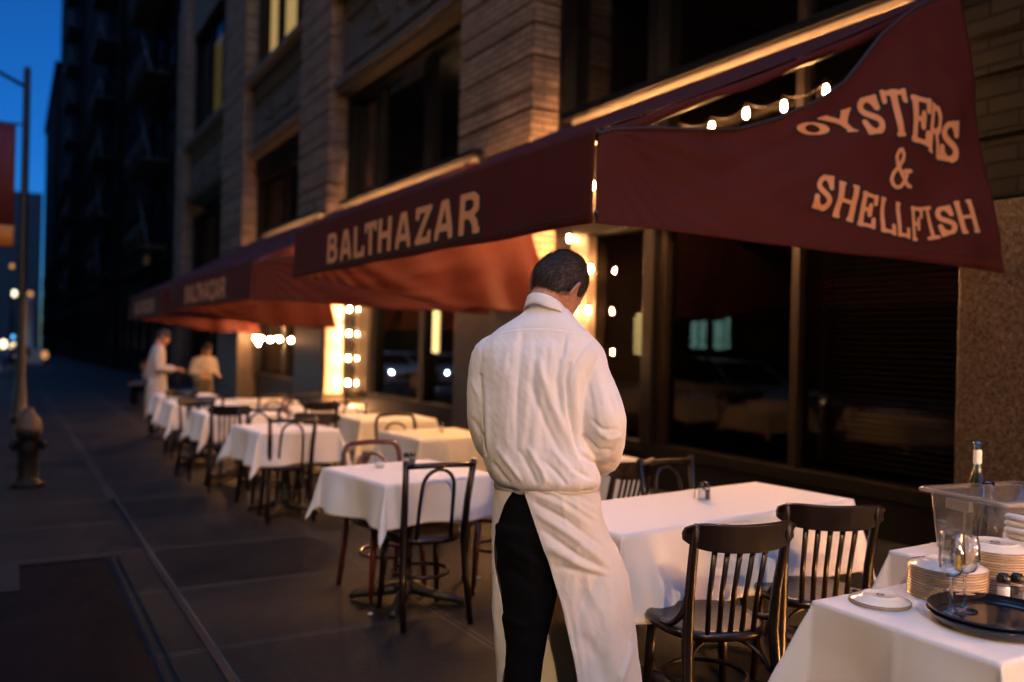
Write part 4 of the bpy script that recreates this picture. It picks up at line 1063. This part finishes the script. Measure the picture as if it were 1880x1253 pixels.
# hair: a close cap plus thousands of short strands
hairm = MB(); rh = random.Random(3)
def hmask(v):
    # v in head space; 1 = full hair
    a = math.atan2(v.y, abs(v.x))          # -90 back .. 90 front
    if v.y < -.01: line = -.062+.02*smooth(-.02, -.06, v.y)*0
    else: line = -.01
    line = interp([(-1.6, -.058), (-.9, -.05), (-.35, -.028), (-.12, -.022), (.1, .012), (.25, -.012), (.55, -.008), (.75, .03), (1., .058), (1.57, .062)], a)[0]
    return smooth(-.012, .014, v.z-line+.007*noise.noise(v*60)+.006*noise.noise(v*170))
hr = head_rings(72, 52)
cap = []
for r_ in hr:
    row = []
    for v in r_:
        k = hmask(v); nrm_ = Vector((v.x/.0765**2, v.y/.1**2, v.z/.12**2)).normalized()
        row.append(HM @ (v+nrm_*(-.004+k*(.0095+.003*noise.noise(v*55)+.0016*noise.noise(v*190)))))
    cap.append(row)
hairm.loft(cap)
hair_o = hairm.build('hair', M['hair'], person)
st = MB(); st2 = MB()
HV = [v for r_ in hr for v in r_]
for _ in range(15000):
    i = rh.randrange(6, 52); k = rh.randrange(72); v = hr[i][k].lerp(hr[max(0, i-1)][(k+1) % 72], rh.random()).lerp(hr[i][(k+1) % 72], rh.random()*.5)
    if rh.random() > hmask(v)*1.05+.0: continue
    if rh.random() > math.cos((i-26)/26*PI/2)+.15: continue
    nrm_ = Vector((v.x/.0765**2, v.y/.1**2, v.z/.12**2)).normalized()
    fl = Vector((0, -.55, -.55)) if v.z > .0 else Vector((0, -.2, -1))
    if v.y > .04: fl = Vector((.3 if v.x > 0 else -.3, .2, -.5))
    fl = (fl-nrm_*fl.dot(nrm_)+Vector((rh.uniform(-.5, .5), rh.uniform(-.5, .5), rh.uniform(-.5, .5)))*.3)
    ln = rh.uniform(.012, .021)*(.55 if v.z < -.03 else 1)
    b0 = v+nrm_*(.002+.0055*hmask(v)); tip = b0+(fl.normalized()*.85+nrm_*.22).normalized()*ln
    sd_ = nrm_.cross(fl).normalized()*.0007
    grey = rh.random() < (.42 if abs(v.x) > .05 else .2)
    (st2 if grey else st).add([HM @ (b0-sd_), HM @ (b0+sd_), HM @ tip], [(0, 1, 2)])
st.build('strands', M['hair'], hair_o); st2.build('grey_strands', M['hair2'], hair_o)
# ---- shirt
TOR = [(566, 970, 1042, .012, .066), (578, 957, 1052, .012, .08), (592, 936, 1064, .012, .094), (608, 912, 1080, .012, .104), (626, 893, 1095, .012, .112), (645, 882, 1101, .008, .122), (680, 879, 1094, .005, .132), (720, 878, 1084, .008, .137), (760, 877, 1078, .012, .14), (800, 880, 1078, .018, .143), (835, 886, 1088, .022, .147), (860, 893, 1098, .025, .15), (875, 900, 1102, .026, .148), (885, 907, 1099, .028, .14), (891, 914, 1092, .03, .126), (900, 920, 1086, .03, .115)]
def ring(px_l, px_r, py, dc, hd, n=72, ex=2.35, lean=0):
    a, b = L(px_l, py, dc), L(px_r, py, dc); c = (a+b)/2; hw = (b-a).length/2; out = []
    for k in range(n):
        t = 2*PI*k/n; cs, sn = math.cos(t), math.sin(t)
        r = (abs(cs)**ex+abs(sn)**ex)**(-1/ex)
        out.append(c+RV*(hw*r*cs)+DV*(hd*r*sn)+UP*(lean*cs))
    return out
def rings_from(tab, step, n=72, ex=2.35):
    P = crom([Vector(q[1:4]+(0,)) if False else Vector((q[1], q[2], q[3])) for q in tab], 6); Q = crom([Vector((q[0], q[4], 0)) for q in tab], 6)
    return [ring(p.x, p.y, q.x, p.z, q.y, n, ex) for p, q in zip(P, Q)]
sh = MB(); sh.loft(rings_from(TOR, 6))
def sleeve(pts):
    p = crom([L(a, b, c) for a, b, c, r in pts], 6); r = crom([(q[3], 0, 0) for q in pts], 6)
    sh.tube(p, [v.x for v in r], 28)
sleeve([(938, 640, .015, .058), (908, 657, .02, .073), (900, 700, .022, .073), (898, 745, .025, .073), (900, 780, .035, .072), (908, 808, .06, .068), (920, 825, .12, .06), (935, 830, .2, .05), (950, 824, .28, .046), (962, 816, .32, .041)])
sleeve([(1036, 642, .015, .058), (1066, 654, .015, .073), (1078, 690, .01, .076), (1092, 735, .0, .082), (1102, 770, .0, .084), (1106, 800, .03, .077), (1110, 822, .08, .064), (1112, 838, .14, .052), (1108, 846, .2, .047), (1100, 848, .25, .046), (1090, 846, .3, .042)])
shm = remesh(sh, .0045, 4)
FW, FA = .7, .78
# folds, in the plane of the back (survey pixels): polyline, width px, amplitude m (+ ridge, - crease)
FOLDS = [
 ([(1046, 668), (1041, 700), (1046, 760), (1058, 812), (1066, 846)], 5, -.022), ([(1034, 690), (1036, 750), (1050, 815)], 9, .008), ([(1056, 690), (1056, 745), (1068, 800)], 9, .008),
 ([(882, 690), (884, 750), (890, 815), (893, 838)], 4, -.016), ([(893, 720), (893, 790), (898, 842)], 8, .006),
 ([(948, 610), (938, 690), (930, 790), (934, 850)], 11, .005), ([(936, 612), (922, 700), (915, 800)], 10, .004), ([(960, 618), (950, 720), (948, 840)], 7, -.006),
 ([(1000, 612), (992, 720), (980, 830), (976, 872)], 13, .006), ([(976, 620), (968, 730), (958, 850)], 9, .005),
 ([(986, 660), (1012, 740), (1044, 810), (1076, 868)], 11, .011), ([(972, 700), (1002, 780), (1038, 850)], 8, -.007), ([(985, 655), (980, 700), (986, 760)], 9, -.007),
 ([(1030, 640), (1022, 700), (1030, 760)], 8, -.007), ([(1038, 620), (1033, 660)], 5, -.008), ([(1014, 630), (1008, 690)], 7, .005),
 ([(905, 850), (925, 876), (936, 890)], 6, -.008), ([(915, 826), (944, 864), (958, 886)], 7, .009), ([(955, 830), (975, 866), (985, 890)], 6, -.009), ([(970, 824), (996, 866), (1002, 888)], 7, .009), ([(1003, 850), (1030, 878), (1040, 892)], 6, -.008), ([(1020, 832), (1058, 876)], 8, .008), ([(1050, 862), (1090, 880)], 6, -.007),
 ([(1088, 640), (1100, 700), (1116, 760)], 11, .005), ([(1075, 680), (1086, 740), (1096, 790)], 8, -.006), ([(1110, 690), (1124, 740), (1138, 775)], 6, -.005),
 ([(1072, 800), (1098, 826), (1128, 828)], 6, -.010), ([(1066, 826), (1090, 842), (1120, 838)], 5, .009), ([(1095, 792), (1120, 806), (1142, 800)], 7, .007), ([(1084, 770), (1108, 790), (1136, 788)], 5, -.006), ([(1070, 838), (1096, 852), (1128, 848)], 4, -.010),
 ([(866, 700), (880, 730), (888, 770)], 6, .006), ([(868, 770), (884, 800), (892, 830)], 5, -.007), ([(1098, 616), (1070, 650), (1046, 690)], 2.2, .004), ([(1095, 612), (1067, 646), (1043, 686)], 2.5, -.004),
]
def segdist(p, poly):
    best = 1e9; tt = 0; n = len(poly)-1
    for i in range(n):
        ax, ay = poly[i]; bx, by = poly[i+1]; ex, ey = bx-ax, by-ay; l = ex*ex+ey*ey
        t = max(0, min(1, ((p[0]-ax)*ex+(p[1]-ay)*ey)/l)); d = math.hypot(p[0]-ax-ex*t, p[1]-ay-ey*t)
        if d < best: best = d; tt = (i+t)/n
    return best, tt
def survey(v):
    d = v-CAM; t = d.dot(DV); a = d.dot(RV)/t*F; b = -d.z/t*F
    return 940+a*math.cos(ROLL)-b*math.sin(ROLL), 626.5+a*math.sin(ROLL)+b*math.cos(ROLL)
def fold_mesh(me, folds, amp, up_fade=None, seed=0, s=(16, 16, 3.0), amp2=.003):
    me.update(); nv = [v.normal.copy() for v in me.vertices]
    boxes = [(min(p[0] for p in f[0])-3*f[1], max(p[0] for p in f[0])+3*f[1], min(p[1] for p in f[0])-3*f[1], max(p[1] for p in f[0])+3*f[1]) for f in folds]
    for v, n in zip(me.vertices, nv):
        c = v.co; q = survey(c); back = smooth(.05, .5, -n.dot(DV)+.15)
        k = up_fade(q) if up_fade else 1
        l = Vector((c.dot(RV), c.dot(DV), c.z))
        wv = noise.noise(Vector((l.x*s[0]+2*noise.noise(l*5), l.y*s[1], l.z*s[2]+seed)))
        d = amp*k*(1-2*abs(wv))*.8+amp2*k*(noise.noise(Vector((l.x*34, l.y*34, l.z*13+seed)))+.35*noise.noise(Vector((l.x*70+l.z*30, l.y*70, l.z*46+seed))))
        if back > 0:
            for (poly, wd_, am), bx in zip(folds, boxes):
                if bx[0] < q[0] < bx[1] and bx[2] < q[1] < bx[3]:
                    ds, t = segdist(q, poly)
                    if ds < 3*wd_: d += am*back*math.exp(-(ds/wd_)**2)*math.sin(PI*min(1, max(0, .08+t*.92)))**.5
        v.co = c+n*d
    me.update()
FOLDS = [(p, w_*(FW if w_ > 3 else 1), a*FA) for p, w_, a in FOLDS]
fold_mesh(shm, FOLDS, .0013, lambda q: .25+.75*smooth(595, 640, q[1]-.12*(q[0]-1000)*.3), 1)
# yoke seam
for v in shm.vertices:
    q = survey(v.co)
    yl = 604+.0012*(q[0]-985)**2*1.2
    if v.normal.dot(DV) < 0 and 915 < q[0] < 1085 and abs(q[1]-yl) < 4: v.co += v.normal*(.0022*math.exp(-((q[1]-yl-1.5)/1.3)**2)-.0026*math.exp(-((q[1]-yl+1.5)/1.2)**2))
shirt = link('shirt', shm, M['shirt'], person)
# collar
col = MB(); rg = []
cc = L(1003, 571, .006)
for (dz, r, zz) in ((-.03, .061, 0), (.012, .058, 0), (.0175, .0585, 0), (.019, .060, 0), (.0175, .0618, 0), (.006, .0645, 0), (-.006, .068, 0), (-.0185, .072, 0), (-.0195, .071, 0), (-.017, .069, 0)):
    row = []
    for k in range(60):
        a = 2*PI*k/60; cs, sn = math.cos(a), math.sin(a)
        w_ = 1 if sn < .5 else 1+.0
        r_ = r+.004; row.append(cc+RV*(r_*cs)+DV*(r_*1.06*sn)+UP*(dz-.022*cs-.03*sn+.0025*math.sin(5*a)*(dz < 0)))
    rg.append(row)
col.loft(rg, False); col.build('collar', M['shirt'], shirt)
# cuffs
for (c, d, r) in ((L(1098, 847, .255), (L(1085, 845, .32)-L(1110, 846, .18)), .050), (L(955, 820, .3), (L(970, 812, .34)-L(940, 828, .24)), .046)):
    d.normalize(); MB().tube([c-d*.035, c-d*.03, c, c+d*.028, c+d*.03, c+d*.02], [r*1.0, r*1.08, r*1.06, r*1.02, r*.95, r*.9], 26, cap=False).build('cuff', M['shirt'], shirt)
# ---- trousers
tr = MB()
tr.loft([ring(a, b, y, dc, hd, 40, 2.2) for y, a, b, dc, hd in ((884, 918, 1086, .03, .105), (930, 914, 1084, .02, .108), (985, 912, 1080, .02, .112), (1030, 920, 1060, .03, .1), (1050, 940, 1050, .04, .07))])
tr.loft([ring(a, b, y, dc, hd, 36, 2.1) for y, a, b, dc, hd in ((960, 908, 1010, .02, .115), (1030, 914, 1018, .02, .105), (1085, 920, 1022, .02, .095), (1150, 924, 1008, .02, .085), (1200, 927, 998, .02, .075), (1253, 928, 990, .02, .068), (1340, 930, 988, .03, .064), (1440, 932, 990, .03, .062), (1452, 934, 988, .03, .06))])
tr.loft([ring(a, b, y, dc, hd, 36, 2.1) for y, a, b, dc, hd in ((960, 985, 1082, .03, .1), (1030, 1000, 1096, .06, .095), (1085, 1030, 1110, .12, .08), (1150, 1045, 1115, .14, .075), (1253, 1062, 1122, .15, .065), (1340, 1076, 1140, .16, .064), (1420, 1084, 1146, .1, .06), (1432, 1086, 1144, .1, .058))])
trm = remesh(tr, .009, 4); fold_mesh(trm, [([(930, 1000), (980, 1030), (1010, 1060)], 9, .008), ([(920, 1130), (960, 1150), (1005, 1130)], 9, .007), ([(925, 1040), (960, 1060), (1000, 1100)], 8, -.006)], .006, None, 4, (6, 6, 5))
link('trousers', trm, M['trousers'], person)
gzp = gz(2.4)
for (px, py, dc, yw) in ((960, 1452, .03, -.1), (1115, 1432, .1, .5)):
    b = L(px, py, dc); f = (DV*math.cos(yw)+RV*math.sin(yw)); rgt = (RV*math.cos(yw)-DV*math.sin(yw)); b.z = gzp
    rg = []
    for k in range(13):
        f_ = k/12; y = -.09+.29*f_; wdt = .036+.014*math.sin(f_*PI)**.7-.012*(f_ > .9); hh = .075 if f_ < .35 else .075-.045*smooth(.35, .75, f_)
        if k in (0, 12): wdt *= .5; hh *= .6
        rg.append([b+f*y+rgt*(wdt*cx)+UP*(max(0, hh*cz)) for cx, cz in ((-1, 0), (-1.05, .25), (-.85, .75), (-.3, 1), (.3, 1), (.85, .75), (1.05, .25), (1, 0))])
    MB().loft(rg).build('shoe', M['shoe'], person)
# ---- apron: a wrap sheet open at the back
AP = [ # y, left sil, right sil, open left, open right, centre depth, half depth
 (878, 910, 1096, 948, 957, .03, .118), (890, 909, 1097, 944, 960, .03, .124), (915, 908, 1101, 930, 969, .03, .132), (950, 906, 1107, 917, 981, .035, .138), (985, 905, 1120, 910, 993, .04, .145), (1010, 905, 1134, 910, 1003, .05, .15), (1050, 905, 1150, 915, 1015, .06, .155), (1085, 905, 1157, 921, 1026, .065, .16), (1120, 906, 1161, 925, 1034, .07, .165), (1160, 909, 1166, 929, 1043, .075, .17), (1200, 912, 1171, 929, 1051, .08, .175), (1253, 914, 1178, 922, 1059, .085, .18), (1320, 916, 1186, 926, 1066, .085, .185), (1360, 917, 1190, 926, 1070, .085, .187)]
Pa = crom([Vector((q[1], q[2], q[0])) for q in AP], 7); Pb = crom([Vector((q[3], q[4], 0)) for q in AP], 7); Pc = crom([Vector((q[5], q[6], 0)) for q in AP], 7)
rows = []; NA = 170
for a, b, c in zip(Pa, Pb, Pc):
    l, r = L(a.x, a.z, c.x), L(a.y, a.z, c.x); ce = (l+r)/2; hw = (r-l).length/2
    ol = (L(b.x, a.z, c.x)-ce).dot(RV)/hw; orr = (L(b.y, a.z, c.x)-ce).dot(RV)/hw
    aR = math.acos(max(-.995, min(.995, orr))); aL = math.acos(max(-.97, min(.995, ol)))
    row = []
    for k in range(NA+1):
        t = aR+(-(2*PI-aL)-aR)*k/NA
        cs, sn = math.cos(t), -math.sin(t)
        p = ce+RV*(hw*cs)+DV*(c.y*sn)
        row.append(p)
    rows.append(row)
apm = MB().loft(rows, False, False)
me = bpy.data.meshes.new('apron'); me.from_pydata([tuple(v) for v in apm.v], [], apm.f); me.polygons.foreach_set('use_smooth', [True]*len(me.polygons))
bmx = bmesh.new(); bmx.from_mesh(me); bmesh.ops.subdivide_edges(bmx, edges=bmx.edges, cuts=1, use_grid_fill=True, smooth=.3); bmesh.ops.recalc_face_normals(bmx, faces=bmx.faces)
# outward = away from the axis
bmx.faces.ensure_lookup_table(); fc = bmx.faces[len(bmx.faces)//3]; cax = (rows[len(rows)//3][0]+rows[len(rows)//3][NA//2])/2
if fc.normal.dot(fc.calc_center_median()-cax) < 0: bmesh.ops.reverse_faces(bmx, faces=bmx.faces)
bmx.to_mesh(me); bmx.free()
AF = [([(975, 905), (1030, 928), (1095, 975)], 6, .007), ([(990, 945), (1050, 985), (1118, 1040)], 7, .010), ([(985, 925), (1040, 955), (1110, 1008)], 5, -.007), ([(998, 975), (1060, 1020), (1122, 1052)], 6, -.008), ([(1010, 1005), (1070, 1040), (1126, 1060)], 8, .009), ([(1020, 1040), (1080, 1052), (1130, 1062)], 6, -.006),
 ([(1095, 1058), (1065, 1120), (1045, 1190)], 12, -.012), ([(1130, 1075), (1120, 1150), (1128, 1253)], 16, .008), ([(1070, 1170), (1100, 1210), (1110, 1253)], 10, -.006), ([(1160, 1190), (1140, 1240), (1130, 1290)], 6, .008), ([(1030, 895), (1060, 910), (1098, 930)], 5, -.005), ([(1000, 896), (1050, 925), (1100, 958)], 4, .005),
 ([(1050, 1100), (1062, 1180), (1075, 1260)], 5, .004), ([(1032, 1100), (1050, 1170), (1063, 1253)], 2.2, .003), ([(912, 1000), (910, 1100), (918, 1240)], 5, .006)]
fold_mesh(me, AF, .0045, lambda q: smooth(880, 930, q[1]), 9, (9, 9, 3.5), .002)
ap = link('apron', me, M['apron'], person); solid(ap, .0022)
wb = MB(); wb.loft([[p+(p-(rows[i][0]+rows[i][NA//2])/2).normalized()*.0035 for p in rows[i]] for i in (3, 6, 9)], False, False); solid(wb.build('waistband', M['apron'], ap), .002)
# ---- other people, far and out of focus
def figure(label, x, y, face, hgt=1.72, shirt='dimshirt', apron='dimshirt', lean=0., reach=.35, seated=False, legm='trousers', group=None, hairm='hair'):
    k = hgt/1.72; z0 = gz(y); f = Vector((math.cos(face), math.sin(face), 0)); r = Vector((math.sin(face), -math.cos(face), 0)); o = Vector((x, y, z0))
    drop = .42 if seated else 0
    def P(a, b, c): return o+r*a*k+f*(b+lean*max(0, c-.9-0)*1.0)*k+UP*(c*k-drop*k-(.5*lean*max(0, c-.9))*k)
    mb = MB(); HMx = headmat(P(0, .05, 1.6), 0, R(18), 0, k, f, r)
    mb.loft([[HMx @ v for v in q] for q in head_rings(20, 14)])
    for s in (-1, 1): ear(mb, s, HMx)
    mb.tube([P(0, .01, 1.55), P(0, 0, 1.42), P(0, 0, 1.2), P(0, 0, .95)], [.055, .065, .12, .13], 14)
    hands = []
    for s in (-1, 1):
        sh_, el, wr_ = P(s*.17, 0, 1.4), P(s*.25, .0, 1.1), P(s*.16, reach, 1.08)
        mb.tube([sh_, el, wr_], [.045, .04, .028], 10); mb.tube([P(0, 0, 1.38), sh_], .05, 8)
        hand(mb, wr_, (f-UP*.2), UP, k, s)
    p = link('person', remesh(mb, .011, 1), M['skin']); tag(p, label, 'person', group)
    cap = MB().loft([[HMx @ (v*(1.07 if v.z > .02 or (v.y < .02 and v.z > -.05) else .96)) for v in q] for q in head_rings(20, 14)]); cap.build('hair', M[hairm], p)
    sb = MB(); sb.loft([[P(hw*math.cos(a), hd*math.sin(a)+dy, z) for a in [2*PI*i/24 for i in range(24)]] for z, hw, hd, dy in ((1.47, .07, .065, .01), (1.43, .15, .085, 0), (1.38, .2, .1, 0), (1.25, .21, .125, 0), (1.05, .2, .13, 0), (.95, .2, .135, 0), (.9, .18, .12, 0))])
    for s in (-1, 1): sb.tube([P(s*.16, 0, 1.4), P(s*.22, -.01, 1.25), P(s*.25, 0, 1.09), P(s*.21, reach*.5, 1.08), P(s*.17, reach*.85, 1.08)], [.07, .07, .068, .058, .045], 14)
    sm_ = remesh(sb, .012, 3); fold_mesh(sm_, [], .006, None, x); link('shirt', sm_, M[shirt], p)
    tb_ = MB()
    if seated:
        for s in (-1, 1): tb_.tube([P(s*.09, -.02, .92), P(s*.1, .42, .93), P(s*.1, .45, .7), P(s*.1, .43, .5)], [.1, .08, .065, .055], 12)
    else:
        tb_.tube([P(0, 0, .98), P(0, 0, .82)], [.13, .15], 14)
        for s in (-1, 1): tb_.tube([P(s*.08, 0, .9), P(s*.09, .02, .5), P(s*.1, -.02, .06)], [.1, .07, .055], 12)
    link('trousers', remesh(tb_, .012, 2), M[legm], p)
    for s in (-1, 1):
        b = P(s*.1, .43 if seated else 0, .42 if seated else 0); MB().loft([[b+f*yy+r*(.04*cx*q)+UP*(h*cz) for cx, cz in ((-1, 0), (-.8, .8), (0, 1), (.8, .8), (1, 0))] for yy, q, h in ((-.08, .7, .06), (0, 1, .08), (.1, 1.05, .06), (.19, .7, .035))]).build('shoe', M['shoe'], p)
    if apron and not seated:
        am = MB(); n = 40
        am.loft([[P((hw*math.sin(a)), hd*math.cos(a)+.01, z)+f*.012*math.sin(a*7+z*3)*(1-z) for a in [-2.45+4.9*i/n for i in range(n+1)]] for z, hw, hd in ((.98, .185, .145), (.8, .2, .165), (.6, .22, .18), (.38, .23, .19))], False, False); solid(am.build('apron', M[apron], p), .004)
    return p
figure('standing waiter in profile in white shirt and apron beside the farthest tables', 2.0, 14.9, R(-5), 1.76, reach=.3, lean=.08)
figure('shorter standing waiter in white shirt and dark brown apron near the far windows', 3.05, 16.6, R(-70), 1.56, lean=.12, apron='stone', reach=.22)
figure('seated person in a pale shirt at the far end of the tables', 2.85, 21.6, R(150), 1.6, lean=.25, seated=True, shirt='kerb')  # dark grey in place of a pale shirt keeps the figure dim
put('slat', 'wood', 2.89, 21.55, math.cos(R(150)), math.sin(R(150)), 'chair under the seated person in a pale shirt at the far end')
figure('dark dressed pedestrian far down the sidewalk near the left edge', .25, 33, R(-90), 1.72, 'dark', None, legm='dark', reach=.1)
# ------------------------------------------------------------------ cars (seen in the window reflections)
def car(label, lit, paint='carpaint'):
    t = thing('parked_car', label, 'car', (0, 0, 0), 0, 'cars along the street')
    prof = [(-2.2, .35), (-2.25, .6), (-2.15, .82), (-1.9, .95), (-1.55, 1.0), (1.0, 1.0), (1.9, .9), (2.2, .75), (2.27, .5), (2.2, .3), (1.85, .25), (-1.8, .25)]
    rows = [[(w_*(1 if z < .9 else .97), y, z) for y, z in prof] for w_ in (-.86, -.9, -.9, .9, .9, .86)]
    rows = [[(x, y*s, z) for (x, y, z) in r] for r, s in zip(rows, (.97, .995, 1, 1, .995, .97))]
    MB().loft(rows, sm=False).build('body', M[paint], t, .05)
    cab = [(-1.95, .98), (-1.5, 1.42), (-1.1, 1.5), (.1, 1.5), (.4, 1.44), (1.05, .98)]
    MB().loft([[(w_*(1 if z < 1.2 else .82), y, z) for y, z in cab] for w_ in (-.83, .83)], sm=False).build('cabin_glass', M['carglass'], t, .03)
    MB().loft([[(w_*.8, y, z+.012) for y, z in ((-1.45, 1.43), (-1.1, 1.505), (.1, 1.505), (.36, 1.45))] for w_ in (-.86, .86)], False, False).build('roof', M[paint], t).modifiers.new('s', 'SOLIDIFY').thickness = .03
    for s in (-1, 1):
        for y in (-1.4, 1.42):
            wl = MB().lathe([(.2, -.1), (.32, -.1), (.34, -.06), (.34, .06), (.32, .1), (.2, .1)], n=24).xform(Matrix.Translation((s*.82, y, .34)) @ Matrix.Rotation(PI/2, 4, 'Y')).build('wheel', M['rubber'], t)
            MB().lathe([(.04, .0), (.2, -.02), (.2, .1), (.05, .12)], n=14).xform(Matrix.Translation((s*.82, y, .34)) @ Matrix.Rotation(s*PI/2, 4, 'Y')).build('rim', M['rim'], wl)
        MB().ball((s*.66, 2.19, .68), .06, .04, .045).build('headlight', M['headlight' if lit else 'parklight'], t)
        MB().ball((s*.98, .75, 1.03), .1, .06, .07).build('mirror', M[paint], t)
        MB().tube([(s*.84, 1.0, 1.0), (s*.7, .4, 1.46)], .03, 6).build('pillar', M[paint], t)
    MB().box(-.5, .5, 2.22, 2.27, .42, .6).build('grille', M['iron'], t, .02)
    return t
c1 = car('white parked car facing this way, mirrored in the near window', False); c1.location = (-1.65, 14.6, gz(14.6)-.14); c1.rotation_euler = (0, 0, PI)
c2 = car('white car with headlights on, mirrored in the second bay window', True); c2.location = (-2.2, 36.5, gz(36.5)-.14); c2.rotation_euler = (0, 0, PI)
dup(c2, (-4.9, 36.7, gz(36.7)-.14), PI, 'second oncoming car with headlights on, mirrored in the second bay')
dup(c2, (-4.9, 46.2, gz(46)-.14), PI, 'third oncoming car with headlights on, mirrored in the second bay')
for k, (x, y) in enumerate(((-4.9, 31.0), (-4.9, 41.4), (-2.2, 44.0), (-7.6, 52.0))):
    dup(c2, (x, y, gz(y)-.14), PI, 'oncoming car with headlights on, '+['nearest of the lit cars in the middle lane', 'between two others in the middle lane', 'behind the first lit car at the kerb', 'in the far lane beyond the rest'][k])
# ------------------------------------------------------------------ far lights along the street
def farlamp(label, px, py, t, r, m, h=None):
    p = at(px, py, t); z = gz(p.y)
    o = thing('street_light', label, 'street light', (p.x, p.y, z), 0)
    MB().tube([(0, .1, 0), (0, .1, p.z-z+r*1.2)], .06, 6).build('pole', M['post'], o)
    MB().ball((0, 0, p.z-z), r, r, r*1.25).build('lamp_globe', M[m], o)
farlamp('far orange street light left of the lamp post', 22, 489, 62, .14, 'farorange')
farlamp('far white street light left of the lamp post', 26, 539, 66, .2, 'farwarm')
farlamp('far yellow light low at the left edge', 6, 632, 55, .22, 'farwarm')
farlamp('far blue signal light left of the lamp post', 24, 619, 64, .12, 'farblue')
farlamp('far cream light below the blue signal', 25, 637, 62, .2, 'farwarm')
farlamp('far warm light just right of the lamp post', 82, 652, 58, .22, 'farorange')
p = at(54, 600, 66)
cl = thing('stone_column', 'pale lit stone column far behind the lamp post', 'column', (p.x, p.y, gz(p.y)))
MB().lathe([(.5, 0), (.5, .5), (.3, .6), (.27, 4.6), (.4, 4.8), (.4, 5)], n=16).build('shaft', M['cassette'], cl)
MB().ball((0, -.2, 5.3), .2).build('lamp_globe', M['farorange'], cl)
MB().box(-1.0, 1.0, -.8, -.55, 0, 1.1).build('plinth', M['cassette'], cl, .03)
S.cycles.use_denoising = True
S.cycles.max_bounces = 10; S.cycles.transmission_bounces = 10; S.cycles.transparent_max_bounces = 12; S.cycles.diffuse_bounces = 3; S.cycles.glossy_bounces = 4
S.cycles.caustics_reflective = False; S.cycles.caustics_refractive = False
S.cycles.sample_clamp_indirect = 4
